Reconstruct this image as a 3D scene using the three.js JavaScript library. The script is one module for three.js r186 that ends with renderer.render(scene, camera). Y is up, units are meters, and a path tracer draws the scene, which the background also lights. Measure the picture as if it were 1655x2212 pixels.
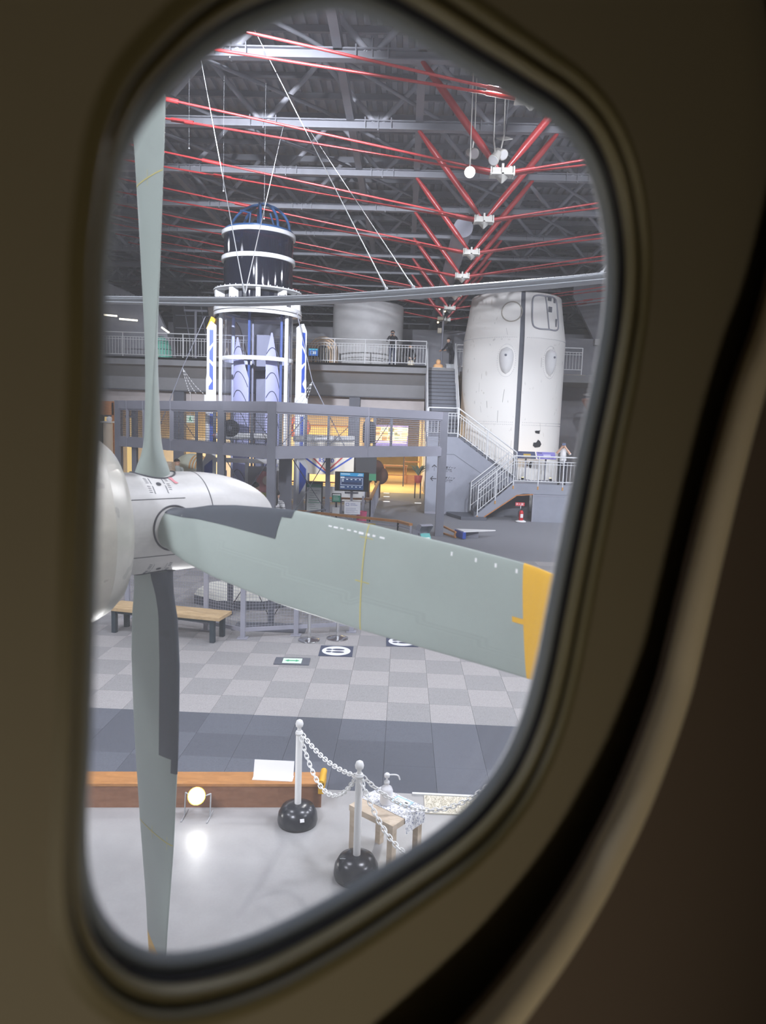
import * as THREE from 'three';
import { RectAreaLightUniformsLib } from 'three/addons/lights/RectAreaLightUniformsLib.js';
import { mergeGeometries, mergeVertices } from 'three/addons/utils/BufferGeometryUtils.js';
import { FontLoader } from 'three/addons/loaders/FontLoader.js';
import { TextGeometry } from 'three/addons/geometries/TextGeometry.js';
import { MarchingCubes } from 'three/addons/objects/MarchingCubes.js';

// ---------------------------------------------------------------- camera, lights, exposure
RectAreaLightUniformsLib.init();
const scene = new THREE.Scene();
scene.background = new THREE.Color(0x000000);
const renderer = new THREE.WebGLRenderer();
renderer.toneMapping = THREE.LinearToneMapping;
renderer.toneMappingExposure = 0.88;
renderer.shadowMap.enabled = true;

const V = (x, y, z) => new THREE.Vector3(x, y, z);
const camera = new THREE.PerspectiveCamera(71.37, 1655 / 2212, 0.02, 200);
camera.position.set(0, 3.4, 0);
camera.up.set(-0.036963, 0.99218, -0.11922);
camera.lookAt(-0.0254, 3.4 - 0.120196, -0.992425);
camera.focus = 14;
camera.userData.fStop = 5;

// unseen lamps added under the roof to light the hall (position, size, intensity); each also gets a fixture mesh below
const ADDED_LAMPS = [
  [9.5, 11.0, -7.5, 1.6, 120], [12.5, 11.0, -15, 1.6, 150], [12.5, 11.0, -23, 1.6, 150], [3.5, 11.0, -5, 1.6, 90],
  [-5.5, 11.0, -5.5, 1.6, 50], [-13, 11.0, -13, 1.6, 18], [-15.5, 11.0, -24, 1.6, 36], [10.5, 11.0, -1, 1.6, 90], [-11, 11.0, -1, 1.6, 80], [-6, 11.0, 4.5, 1.6, 270],
];
const COOL = 0xeff2ff, WARM = 0xffdf9c;
function areaLight(x, y, z, w, h, I, color, tx, ty, tz) {
  const l = new THREE.RectAreaLight(color, I, w, h);
  l.position.set(x, y, z); l.lookAt(tx, ty, tz); scene.add(l); return l;
}
for (const [x, y, z, s, I] of ADDED_LAMPS) areaLight(x, y - 0.16, z, s, s, I, COOL, x, 0, z - 0.001);

// ---------------------------------------------------------------- helpers
let seed = 7;
const rnd = () => ((seed = (seed * 1664525 + 1013904223) >>> 0) / 4294967296);
const taken = {};
function numbered(n) { const k = taken[n] = (taken[n] ?? -1) + 1; return k ? `${n}_${String(k).padStart(3, '0')}` : n; }
function clean(g) {
  g = g.index ? g.toNonIndexed() : g;
  for (const k of Object.keys(g.attributes)) if (!['position', 'normal', 'uv'].includes(k)) g.deleteAttribute(k);
  if (!g.attributes.normal) g.computeVertexNormals();
  if (!g.attributes.uv) g.setAttribute('uv', new THREE.Float32BufferAttribute(new Float32Array(g.attributes.position.count * 2), 2));
  g.morphAttributes = {}; g.groups = [];
  return g;
}
function merge(list) { return Array.isArray(list) ? (list.length === 1 ? clean(list[0]) : mergeGeometries(list.map(clean))) : clean(list); }
function metreUV(g) {   // texture coordinates in metres, picked by the way each face points
  const p = g.attributes.position, n = g.attributes.normal, uv = new Float32Array(p.count * 2);
  for (let i = 0; i < p.count; i++) {
    const ax = Math.abs(n.getX(i)), ay = Math.abs(n.getY(i)), az = Math.abs(n.getZ(i));
    const [a, b] = ay >= ax && ay >= az ? [p.getX(i), p.getZ(i)] : ax >= az ? [p.getZ(i), p.getY(i)] : [p.getX(i), p.getY(i)];
    uv[2 * i] = a; uv[2 * i + 1] = b;
  }
  g.setAttribute('uv', new THREE.BufferAttribute(uv, 2));
  return g;
}
function mesh(name, geos, m, parent, raw) {
  let g = raw ? geos : merge(geos);
  if (!raw && !m.userData.keepUV) g = metreUV(g);
  const o = new THREE.Mesh(g, m);
  o.name = parent && parent !== scene ? name : numbered(name);
  o.castShadow = o.receiveShadow = true;
  (parent || scene).add(o);
  return o;
}
const things = [];
function thing(name, label, category, group) {
  const o = new THREE.Group(); o.name = numbered(name); o.userData = { label, category };
  if (group) o.userData.group = group;
  scene.add(o); things.push(o); return o;
}
function single(name, label, category, geos, m, group) {
  const o = mesh(name, geos, m, scene); o.userData = { label, category };
  if (group) o.userData.group = group;
  things.push(o); return o;
}
function struct(name, geos, m, parent) {
  const o = mesh(name, geos, m, parent);
  if (!parent) o.userData = { kind: 'structure' };
  return o;
}
function structGroup(name) { const o = new THREE.Group(); o.name = numbered(name); o.userData = { kind: 'structure' }; scene.add(o); return o; }
function stuff(o) { o.userData.kind = 'stuff'; return o; }
function rebase() {   // put each thing's origin at the middle of its foot
  for (const t of things) {
    const b = new THREE.Box3().setFromObject(t);
    const c = V((b.min.x + b.max.x) / 2, b.min.y, (b.min.z + b.max.z) / 2);
    if (t.isMesh) { t.geometry.translate(-c.x, -c.y, -c.z); t.position.add(c); } else { t.position.add(c); for (const k of t.children) k.position.sub(c); }
  }
}
const box = (w, h, d, x = 0, y = 0, z = 0, ry = 0, rx = 0, rz = 0) => {
  const g = new THREE.BoxGeometry(w, h, d);
  if (rx) g.rotateX(rx); if (rz) g.rotateZ(rz); if (ry) g.rotateY(ry);
  return g.translate(x, y, z);
};
function basis(d, up = V(0, 1, 0)) {
  const x = d.clone().normalize(); let z = x.clone().cross(up);
  if (z.lengthSq() < 1e-6) z = x.clone().cross(V(0, 0, 1));
  z.normalize(); const y = z.clone().cross(x).normalize();
  return [x, y, z];
}
function beam(p, q, w, h) {      // a bar of w (sideways) by h (upright) from p to q
  const d = q.clone().sub(p), [x, y, z] = basis(d), m = new THREE.Matrix4().makeBasis(x, y, z).setPosition(p.clone().add(q).multiplyScalar(0.5));
  return new THREE.BoxGeometry(d.length(), h, w).applyMatrix4(m);
}
function rod(p, q, r, r2 = r, seg = 8) {
  const d = q.clone().sub(p), g = new THREE.CylinderGeometry(r2, r, d.length(), seg);
  g.applyQuaternion(new THREE.Quaternion().setFromUnitVectors(V(0, 1, 0), d.clone().normalize()));
  const c = p.clone().add(q).multiplyScalar(0.5);
  return g.translate(c.x, c.y, c.z);
}
const tube = (pts, r, n = 24, seg = 6, closed = false) => new THREE.TubeGeometry(new THREE.CatmullRomCurve3(pts, closed), n, r, seg, closed);
const lathe = (pts, seg = 24, a0 = 0, a1 = Math.PI * 2) => new THREE.LatheGeometry(pts.map(([r, y]) => new THREE.Vector2(r, y)), seg, a0, a1);
const ball = (r, x, y, z, sx = 1, sy = 1, sz = 1, n = 14) => new THREE.SphereGeometry(r, n, Math.max(8, n * 0.7 | 0)).scale(sx, sy, sz).translate(x, y, z);
function extrude(pts, depth, bevel = 0, holes = []) {
  const s = new THREE.Shape(pts.map(([x, y]) => new THREE.Vector2(x, y)));
  for (const h of holes) s.holes.push(new THREE.Path(h.map(([x, y]) => new THREE.Vector2(x, y))));
  return new THREE.ExtrudeGeometry(s, { depth, bevelEnabled: bevel > 0, bevelSize: bevel, bevelThickness: bevel, bevelSegments: 4, steps: 1, curveSegments: 8 });
}
function loft(rows, closed = true) {   // rows of equally many points, each row a ring
  const n = rows[0].length, pos = [], idx = [];
  for (const r of rows) for (const p of r) pos.push(p.x, p.y, p.z);
  for (let i = 0; i + 1 < rows.length; i++) for (let j = 0; j < (closed ? n : n - 1); j++) {
    const a = i * n + j, b = i * n + (j + 1) % n; idx.push(a, a + n, b, b, a + n, b + n);
  }
  const g = new THREE.BufferGeometry(); g.setAttribute('position', new THREE.Float32BufferAttribute(pos, 3)); g.setIndex(idx); g.computeVertexNormals();
  return g;
}
function fan(ring, flip) {
  const c = ring.reduce((a, p) => a.add(p), V(0, 0, 0)).multiplyScalar(1 / ring.length), pos = [];
  ring.forEach((p, i) => { const q = ring[(i + 1) % ring.length]; for (const v of flip ? [c, q, p] : [c, p, q]) pos.push(v.x, v.y, v.z); });
  const g = new THREE.BufferGeometry(); g.setAttribute('position', new THREE.Float32BufferAttribute(pos, 3)); g.computeVertexNormals(); return g;
}

// ---------------------------------------------------------------- textures and materials
function noiseTex(size, fn, rep, srgb = true) {
  const a = new Uint8Array(size * size * 4);
  for (let y = 0; y < size; y++) for (let x = 0; x < size; x++) {
    const c = fn(x / size, y / size, x, y), i = 4 * (y * size + x);
    for (let k = 0; k < 3; k++) a[i + k] = Math.max(0, Math.min(255, Array.isArray(c) ? c[k] : c));
    a[i + 3] = 255;
  }
  const t = new THREE.DataTexture(a, size, size); t.wrapS = t.wrapT = THREE.RepeatWrapping; t.magFilter = THREE.LinearFilter; t.minFilter = THREE.LinearMipmapLinearFilter; t.generateMipmaps = true;
  if (srgb) t.colorSpace = THREE.SRGBColorSpace;
  t.repeat.set(rep, rep); t.needsUpdate = true; return t;
}
const grid = new Float32Array(64 * 64).map(() => rnd());
function vn(u, v, f) {     // tiling value noise
  const x = u * f, y = v * f, i = Math.floor(x), j = Math.floor(y), s = t => t * t * (3 - 2 * t), a = s(x - i), b = s(y - j), m = q => ((q % f) + f) % f;
  const g = (p, q) => grid[(m(q) * 37 + m(p) * 11 + m(p) * m(q)) % 4096];
  return (g(i, j) * (1 - a) + g(i + 1, j) * a) * (1 - b) + (g(i, j + 1) * (1 - a) + g(i + 1, j + 1) * a) * b;
}
const T = {
  carpet: noiseTex(256, () => { const q = rnd(); return 226 + (q < 0.06 ? -70 : q > 0.95 ? 29 : (rnd() - 0.5) * 34); }, 1.2),
  speck: noiseTex(256, (u, v) => 236 + (vn(u, v, 8) - 0.5) * 8 + (vn(u, v, 24) - 0.5) * 8 + (rnd() - 0.5) * 8, 0.5),
  paint: noiseTex(256, (u, v) => 246 + (vn(u, v, 4) - 0.5) * 10 + (vn(u, v, 16) - 0.5) * 6 + (rnd() - 0.5) * 3, 0.6),
  wood: noiseTex(256, (u, v) => { const q = vn(u * 0.25, v, 32) * 0.6 + vn(u * 0.5, v, 64) * 0.4; return [246 - q * 40, 244 - q * 46, 240 - q * 56]; }, 1),
  scuff: noiseTex(256, (u, v) => { const q = vn(u, v, 8) * 0.5 + vn(u, v, 32) * 0.5; return 238 + (q - 0.5) * 26 + (q > 0.78 ? -26 : 0) + (rnd() - 0.5) * 6; }, 1.1),
};
function mat(color, rough = 0.7, o = {}) {
  const { tex, keepUV, ...rest } = o;
  const m = new (rest.transmission || rest.clearcoat ? THREE.MeshPhysicalMaterial : THREE.MeshStandardMaterial)({ color, roughness: rough, ...rest });
  if (tex) m.map = T[tex];
  m.userData.keepUV = keepUV; return m;
}
function canvasTex(w, h, draw) {
  const c = document.createElement('canvas'); c.width = w; c.height = h;
  draw(c.getContext('2d'), w, h);
  const t = new THREE.CanvasTexture(c); t.colorSpace = THREE.SRGBColorSpace; t.anisotropy = 8; return t;
}
const printMat = (w, h, draw, rough = 0.6) => { const m = new THREE.MeshStandardMaterial({ map: canvasTex(w, h, draw), roughness: rough }); m.userData.keepUV = true; return m; };
const screenMat = (w, h, draw, glow) => { const t = canvasTex(w, h, draw), m = new THREE.MeshStandardMaterial({ color: 0x101010, roughness: 0.3, emissive: 0xffffff, emissiveMap: t, emissiveIntensity: glow }); m.userData.keepUV = true; return m; };
const glow = (color, I) => new THREE.MeshStandardMaterial({ color: 0x222222, emissive: color, emissiveIntensity: I, roughness: 0.6 });

const M = {
  tileLight: mat(0xb5b2b1, 0.95, { tex: 'carpet' }), tileGrey: mat(0xa3a2a2, 0.95, { tex: 'carpet' }),
  tileDark: mat(0x5c606a, 0.95, { tex: 'carpet' }), tileSlate: mat(0x686c76, 0.95, { tex: 'carpet' }),
  carpetFar: mat(0x94969c, 0.95, { tex: 'carpet' }), concrete: mat(0xacabaa, 0.38, { tex: 'speck' }), woodFloor: mat(0xdcc49c, 0.5, { tex: 'wood' }),
  wall: mat(0xb2b3b9, 0.85, { tex: 'paint' }), wallDark: mat(0x6f7279, 0.85, { tex: 'paint' }), wallBlue: mat(0x9498a2, 0.8, { tex: 'paint' }), wallPink: mat(0xc9c2c0, 0.85, { tex: 'paint' }), wallBrown: mat(0x8d847f, 0.85, { tex: 'paint' }),
  fascia: mat(0x8c8d8f, 0.85, { tex: 'paint' }), cream: mat(0xeee4cc, 0.8, { tex: 'paint' }),
  roofSteel: mat(0xa0a2a9, 0.7, { tex: 'paint' }), roofPipe: mat(0xc4c6cd, 0.5), deck: mat(0xc2c5cc, 0.8, { tex: 'paint' }), lattice: mat(0x5a5d65, 0.7),
  red: mat(0xbb3a3b, 0.35, { clearcoat: 0.4, clearcoatRoughness: 0.3 }), castWhite: mat(0xe6e4da, 0.5, { tex: 'paint' }),
  steelGrey: mat(0x83858f, 0.55, { tex: 'paint' }), steelPale: mat(0xa4a5b0, 0.55, { tex: 'paint' }), steelDark: mat(0x5d616b, 0.6, { tex: 'paint' }), black: mat(0x26282c, 0.6), blackGloss: mat(0x202329, 0.25),
  railWhite: mat(0xdadcdc, 0.45), bronze: mat(0xb98a4e, 0.5), chrome: mat(0xd9dadb, 0.18, { metalness: 1 }), alu: mat(0xa9aeb2, 0.5, { metalness: 0.35, tex: 'paint' }),
  white: mat(0xf0f0ee, 0.5, { tex: 'paint' }), whiteGloss: mat(0xf2f2f1, 0.3), blue: mat(0x2d4fae, 0.5), blueTube: mat(0x2c527f, 0.3), wood: mat(0xc88d50, 0.55, { tex: 'wood' }), woodPale: mat(0xecdcc8, 0.55, { tex: 'wood' }), woodDark: mat(0xa37355, 0.6, { tex: 'wood' }),
  orange: mat(0xcf8a4f, 0.6, { tex: 'wood' }), yellow: mat(0xe0ab1c, 0.5), plastic: mat(0xf1f1ee, 0.45),
  wire: mat(0x9a9ca6, 0.5), wireShaded: mat(0x5c606a, 0.5), cable: mat(0xa9acae, 0.5),  // darker wire copy: shade of the left walkway arm put into its colour
  blade: mat(0x9ba69e, 0.42, { tex: 'paint' }), boot: mat(0x3b424b, 0.48, { tex: 'scuff' }), spinner: mat(0xd3d1cd, 0.42, { tex: 'speck' }), cowl: mat(0xbdb8aa, 0.42, { tex: 'scuff' }), line: mat(0x33343a, 0.7),
  glassClear: mat(0xf3f5ff, 0.03, { transmission: 1, thickness: 0, ior: 1.5, keepUV: true }), glassDark: mat(0x3b425c, 0.05, { transmission: 0.86, thickness: 0, ior: 1.5, keepUV: true }),
  skin: 0xd9ad92,
};

// ---------------------------------------------------------------- floor
const floor = structGroup('floor');
mesh('slab', box(48, 0.3, 84, -3, -0.172, -20), M.wallDark, floor);
mesh('concrete_floor', box(44, 0.022, 18, -3, -0.011, 2.7), M.concrete, floor);
mesh('far_carpet', box(44, 0.016, 18.1, -3, -0.011, -27.4), M.carpetFar, floor);
mesh('wood_floor', box(30, 0.018, 25, -4, -0.01, -48.95), M.woodFloor, floor);
{
  const TX = 0.517, TZ = 0.557, g = new THREE.BoxGeometry(TX - 0.003, 0.02, TZ - 0.003);
  const uvs = []; for (let v = 0; v < 4; v++) { const q = g.clone().translate(v * 3.3 + 0.2, 0, v * 1.7); metreUV(clean(q)); uvs.push(metreUV(clean(q.toNonIndexed ? q : q)).translate(-(v * 3.3 + 0.2), 0, -v * 1.7)); }
  const X0 = -0.081;
  for (let j = 0; j < 3; j++) for (let k = -10; k < 8; k++) {      // dark band
    const o = mesh('carpet_tile', uvs[(rnd() * 4) | 0], [M.tileDark, M.tileSlate][rnd() < 0.5 ? 0 : 1], floor, true);
    o.position.set(X0 + (k + 0.5) * TX, -0.011 + (rnd() - 0.5) * 0.001, -6.305 - (j + 0.5) * 0.542);
  }
  const far = [[], []];
  for (let j = 0; j < 19; j++) for (let k = -14; k < 12; k++) {
    const dark = ((k + j) & 1) === 0 ? 1 : 0, x = X0 + (k + 0.5) * TX, z = -7.932 - (j + 0.5) * TZ;
    if (j < 10 && k >= -11 && k < 6) { const o = mesh('carpet_tile', uvs[(rnd() * 4) | 0], dark ? M.tileGrey : M.tileLight, floor, true); o.position.set(x, -0.011 + (rnd() - 0.5) * 0.001, z); } else far[dark].push(g.clone().translate(x, -0.011, z));
  }
  stuff(mesh('carpet_tile', far[0], M.tileLight, floor)); stuff(mesh('carpet_tile', far[1], M.tileGrey, floor));
  mesh('carpet_side', [box(15, 0.016, 1.7, -12.7, -0.011, -7.1), box(10, 0.016, 1.7, 9.2, -0.011, -7.1)], M.tileDark, floor);
  mesh('carpet_side', [box(14, 0.016, 10.6, -14.4, -0.011, -13.2), box(8, 0.016, 10.6, 10.2, -0.011, -13.2)], M.carpetFar, floor);
  mesh('edge_strip', [box(2.6, 0.03, 0.03, 1.5, 0.004, -6.28)], M.railWhite, floor);
}

// ---------------------------------------------------------------- hall shell and roof
struct('wall_left', box(0.4, 14, 84, -22.2, 7, -20), M.wallDark);
struct('wall_right', box(0.4, 14, 84, 16.2, 7, -20), M.wallDark);
struct('wall_back', box(38, 14, 0.4, -3, 7, -61.7), M.wallDark);
struct('wall_front', box(38, 14, 0.4, -3, 7, 11.5), M.wallDark);
const ceiling = structGroup('ceiling');
mesh('roof_slab', box(39, 0.3, 74, -3, 13.55, -25), M.wallDark, ceiling);
{
  const zig = []; for (let x = -22; x < 16; x += 0.32) zig.push([x, 13.38], [x + 0.14, 13.38], [x + 0.16, 13.26], [x + 0.3, 13.26]);
  const pos = []; const z0 = 10, z1 = -61;
  for (let i = 0; i + 1 < zig.length; i++) { const [a, b] = zig[i], [c, d] = zig[i + 1]; pos.push(a, b, z0, c, d, z0, c, d, z1, a, b, z0, c, d, z1, a, b, z1); }
  const g = new THREE.BufferGeometry(); g.setAttribute('position', new THREE.Float32BufferAttribute(pos, 3)); g.computeVertexNormals();
  mesh('corrugated_deck', g, M.deck, ceiling);
}
const TZI = i => -16.6 - 3.66 * i;
for (let i = -3; i <= 11; i++) {
  const z = TZI(i), tr = new THREE.Group(); tr.name = 'roof_truss'; ceiling.add(tr);
  mesh('bottom_chord', [box(38, 0.03, 0.2, -3, 11.5, z), box(38, 0.03, 0.2, -3, 11.3, z), box(38, 0.2, 0.03, -3, 11.4, z)], M.roofSteel, tr);
  mesh('top_chord', [box(38, 0.2, 0.2, -3, 13.05, z)], M.roofSteel, tr);
  for (const dz of [-1.22, -2.44]) mesh('purlin', box(38, 0.16, 0.1, -3, 13.16, z + dz), M.roofSteel, tr);
  for (let k = -5; k <= 6; k++) {
    const x = -4.1 + 3.1 * k;
    for (const s of [-1, 1]) mesh('diagonal', [rod(V(x + s * 0.12, 11.5, z), V(x + s * 1.5, 12.98, z), 0.07, 0.07, 10), rod(V(x + s * 0.1, 11.48, z), V(x + s * 0.42, 11.82, z), 0.035, 0.085, 10)], M.roofPipe, tr);
    mesh('gusset', [box(0.03, 0.5, 0.16, x, 11.5, z), box(0.03, 0.3, 0.18, x - 0.35, 11.42, z + 0.04), box(0.03, 0.3, 0.18, x + 0.35, 11.42, z + 0.04), box(0.5, 0.26, 0.02, x, 11.62, z)], M.roofSteel, tr);
  }
  if (i < 11) for (let k = -3; k <= 3; k++) {   // flat bracing between one truss and the next
    const x = -5.6 + 6.2 * k;
    mesh('brace', [rod(V(x, 11.6, z), V(x + 3.1, 11.75, z - 3.66), 0.05), rod(V(x, 11.6, z - 3.66), V(x - 3.1, 11.75, z), 0.05)], M.roofSteel, tr);
  }
}
for (const x of [-14, -8, -1.75, 0.1, 3.8, 9.5]) mesh('long_beam', [box(0.2, 0.03, 72, x, 11.75, -25), box(0.2, 0.03, 72, x, 11.5, -25), box(0.03, 0.24, 72, x, 11.62, -25)], M.roofSteel, ceiling);
mesh('duct', [rod(V(1.75, 10.15, -25.2), V(1.75, 10.15, -58), 0.33, 0.33, 20)], M.steelPale, ceiling);

// red tension frames
const ORD = ['nearest', 'second', 'third', 'fourth', 'fifth', 'sixth', 'seventh', 'eighth'];
for (let i = -1; i <= 6; i++) {
  const z = TZI(i), n = V(1.95, 9.0, z);
  const t = thing('tension_frame', `${ORD[i + 1]} red V-strut frame with white casting under the roof trusses`, 'roof strut', 'red roof tension frames');
  for (const s of [-1, 1]) {
    const top = V(n.x + s * 1.85, 11.3, z), d = top.clone().sub(n), at = f => n.clone().addScaledVector(d, f);
    mesh('strut', [rod(at(0.05), at(0.25), 0.045, 0.085, 12), rod(at(0.25), at(0.8), 0.085, 0.085, 12), rod(at(0.8), at(1), 0.085, 0.05, 12)], M.red, t);
    for (const q of [-1, 1]) {
      const len = s < 0 ? 15 : 13.2, e = V(n.x + s * len, 9.02 + 0.159 * len, z + q * 0.073 * len), a = V(n.x + s * 0.25, 9.0 + 0.04, z + q * 0.07), f = k => a.clone().lerp(e, k), k1 = 6.9 / len;
      mesh('tie_rod', [rod(a, e, 0.026, 0.026, 8), rod(f(0), f(0.035), 0.05, 0.04, 8), rod(f(k1), f(k1 + 0.035), 0.05, 0.05, 8)], M.red, t);
    }
  }
  const cast = mesh('casting', [box(0.54, 0.035, 0.3, n.x, 8.97, z), box(0.05, 0.24, 0.3, n.x, 9.06, z), box(0.44, 0.13, 0.03, n.x, 9.04, z + 0.1), box(0.44, 0.13, 0.03, n.x, 9.04, z - 0.1), new THREE.CylinderGeometry(0.17, 0.02, 0.15, 4).translate(n.x, 8.88, z), box(0.035, 0.2, 0.26, n.x - 0.25, 9.04, z), box(0.035, 0.2, 0.26, n.x + 0.25, 9.04, z)], M.castWhite, t);
  for (const s of [-1, 1]) mesh('socket', rod(V(n.x + s * 0.13, 8.99, z), V(n.x + s * 0.19, 9.16, z), 0.07, 0.06, 12), M.castWhite, cast);
}

// fixtures of the unseen added roof lamps, then the spotlights in view
const lampGlow = glow(COOL, 6);
const HB = ['over the right side near the aeroplane', 'over the right side of the hall', 'far over the right side of the hall', 'straight above the nose of the aeroplane', 'above the left wing tip', 'over the left side of the hall', 'far over the left side of the hall', 'behind the window on the right', 'behind the window on the left', 'farthest behind the window'];
ADDED_LAMPS.forEach(([x, y, z, s], i) => {
  const t = thing('added_roof_lamp', `added unseen square roof lamp ${HB[i]}`, 'roof lamp', 'added unseen square roof lamps');
  mesh('housing', [box(s + 0.1, 0.1, s + 0.1, x, y, z)], M.castWhite, t);
  mesh('diffuser', [box(s, 0.02, s, x, y - 0.06, z)], lampGlow, t);
  for (const q of [-0.5, 0.5]) mesh('hanger', rod(V(x + q, y + 0.05, z), V(x + q, 11.27, z), 0.015), M.cable, t);
});
function spotLamp(name, label, p, aim, lit, I) {
  const t = thing(name, label, 'spotlight', 'roof spotlights'), d = aim.clone().sub(p).normalize();
  mesh('housing', [rod(p.clone().addScaledVector(d, -0.3), p, 0.08, 0.12, 14)], M.castWhite, t);
  mesh('lens', [rod(p, p.clone().addScaledVector(d, 0.015), 0.1, 0.1, 18)], lit ? glow(0xffffff, 25) : M.whiteGloss, t);
  mesh('yoke', [rod(p.clone().addScaledVector(d, -0.15), V(p.x, p.y + 0.45, p.z - 0.1), 0.018), rod(V(p.x, p.y + 0.45, p.z - 0.1), V(p.x, 11.3, p.z - 0.3), 0.012)], M.castWhite, t);
  if (I) { const l = new THREE.SpotLight(0xffffff, I, 0, 0.6, 0.5, 2); l.position.copy(p).addScaledVector(d, 0.06); l.target.position.copy(aim); l.castShadow = true; l.shadow.radius = 4; scene.add(l, l.target); }
}
spotLamp('spotlight', 'brightly lit round spotlight beside the second red roof strut', V(1.21, 8.89, -16.2), V(0.4, 2, -2), true, 120);
spotLamp('spotlight', 'small spotlight with white lens on the second casting', V(1.72, 9.2, -16.35), V(-3, 0, -8), false, 0);
spotLamp('spotlight', 'white spotlight housing hung left of the strut node', V(1.35, 9.56, -17), V(4, 6, -10), false, 0);
spotLamp('spotlight', 'white spotlight housing hung right of the strut node', V(2.01, 9.55, -17), V(5, 6, -12), false, 0);
spotLamp('spotlight', 'bright spotlight by the nearest red strut at the window top', V(1.45, 9.5, -13.1), V(-2, 0, -8), true, 120);
{ const t = thing('reflector_panel', 'pale tilted reflector plate hung above the strut node', 'panel');
  mesh('plate', [box(0.32, 0.02, 0.25, 2.13, 10.28, -18, 0.5, 0.5, 0.3)], M.castWhite, t); mesh('hanger', [rod(V(2.13, 10.3, -18), V(2.2, 11.4, -18), 0.01)], M.cable, t); }
// unseen flood lamps added above the aeroplane to light the far gallery
[[4.2, 10.4, -7.2, 4.7, 5.5, -31, 500, 0.44], [-3.2, 10.4, -6.6, -3.6, 5.5, -33, 2400, 0.4], [7.5, 10.4, -8.0, 4, 1, -27, 600, 0.3]].forEach(([x, y, z, ax, ay, az, I, cone], i) => {
  const p = V(x, y, z), a = V(ax, ay, az), d = a.clone().sub(p).normalize();
  const t = thing('added_flood_lamp', `added unseen flood lamp high above the aeroplane aimed at the ${['white fairing', 'left gallery', 'staircase'][i]}`, 'flood lamp', 'added flood lamps over the aeroplane');
  mesh('housing', [rod(p.clone().addScaledVector(d, -0.4), p, 0.16, 0.24, 16)], M.castWhite, t);
  mesh('lens', [rod(p, p.clone().addScaledVector(d, 0.015), 0.22, 0.22, 18)], glow(COOL, 20), t);
  mesh('yoke', [rod(p.clone().addScaledVector(d, -0.2), V(x, 11.5, z), 0.02)], M.castWhite, t);
  const l = new THREE.SpotLight(COOL, I, 0, cone, 0.7, 2); l.position.copy(p).addScaledVector(d, 0.08); l.target.position.copy(a); l.castShadow = true; l.shadow.radius = 10; scene.add(l, l.target);
});

// ---------------------------------------------------------------- gallery (mezzanine), its rails and the stairs
const MEZ = 6.13;
const unitBar = new THREE.CylinderGeometry(1, 1, 1, 6);
function railing(name, label, path, o = {}) {
  const h = o.h ?? 1.07, gap = o.gap ?? 0.135, post = o.post ?? 1.35, m = o.mat ?? M.railWhite;
  const t = thing(name, label, 'railing', o.group);
  const up = (p, y) => V(p.x, p.y + y, p.z);
  for (let i = 0; i + 1 < path.length; i++) {
    const a = path[i], b = path[i + 1], L = a.distanceTo(b);
    mesh('top_rail', [rod(up(a, h), up(b, h), 0.026, 0.026, 8), ball(0.026, b.x, b.y + h, b.z, 1, 1, 1, 8)], m, t);
    mesh('middle_rail', rod(up(a, h * 0.82), up(b, h * 0.82), 0.016, 0.016, 6), m, t);
    mesh('middle_rail', rod(up(a, h * 0.72), up(b, h * 0.72), 0.014, 0.014, 6), m, t);
    mesh('bottom_rail', rod(up(a, 0.1), up(b, 0.1), 0.018, 0.018, 6), m, t);
    const np = Math.max(1, Math.round(L / post));
    for (let k = 0; k <= np; k++) { if (k === 0 && i > 0) continue; const p = a.clone().lerp(b, k / np), q = mesh('post', rod(up(p, -0.12), up(p, h), 0.024, 0.024, 8), m, t); if (o.feet) mesh('foot', rod(up(p, -0.2), up(p, -0.08), 0.04, 0.035, 8), M.bronze, q); }
    const n = Math.floor(L / gap);
    for (let k = 1; k < n; k++) { const p = a.clone().lerp(b, k / n), q = mesh('baluster', unitBar, m, t, true); q.scale.set(0.011, h * 0.72 - 0.1 + 0.1 * h, 0.011); q.position.set(p.x, p.y + 0.1 + (h * 0.82 - 0.1) / 2, p.z); q.scale.y = h * 0.82 - 0.1; }
  }
  return t;
}
const gallery = structGroup('floor_gallery');
mesh('slab', [box(20.4, 0.35, 22, -9.3, MEZ - 0.175, -43.5), box(14, 0.35, 19, 9.2, MEZ - 0.175, -44.7), box(1.5, 0.35, 20, 1.55, MEZ - 0.175, -43.4)], M.fascia, gallery);
{ // sloped fascia and lintel band, profile in z-y swept along x
  const prof = [[-32.5, MEZ], [-32.5, MEZ - 0.1], [-33.35, 5.28], [-33.35, 4.72], [-35.6, 4.72], [-35.6, MEZ - 0.05]];
  mesh('fascia', extrude(prof, 20).rotateY(-Math.PI / 2).translate(0.88, 0, 0), M.fascia, gallery);
  mesh('shadow_gap', box(20, 0.05, 0.1, -9.1, 4.7, -33.43), M.steelDark, gallery);
}
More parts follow.
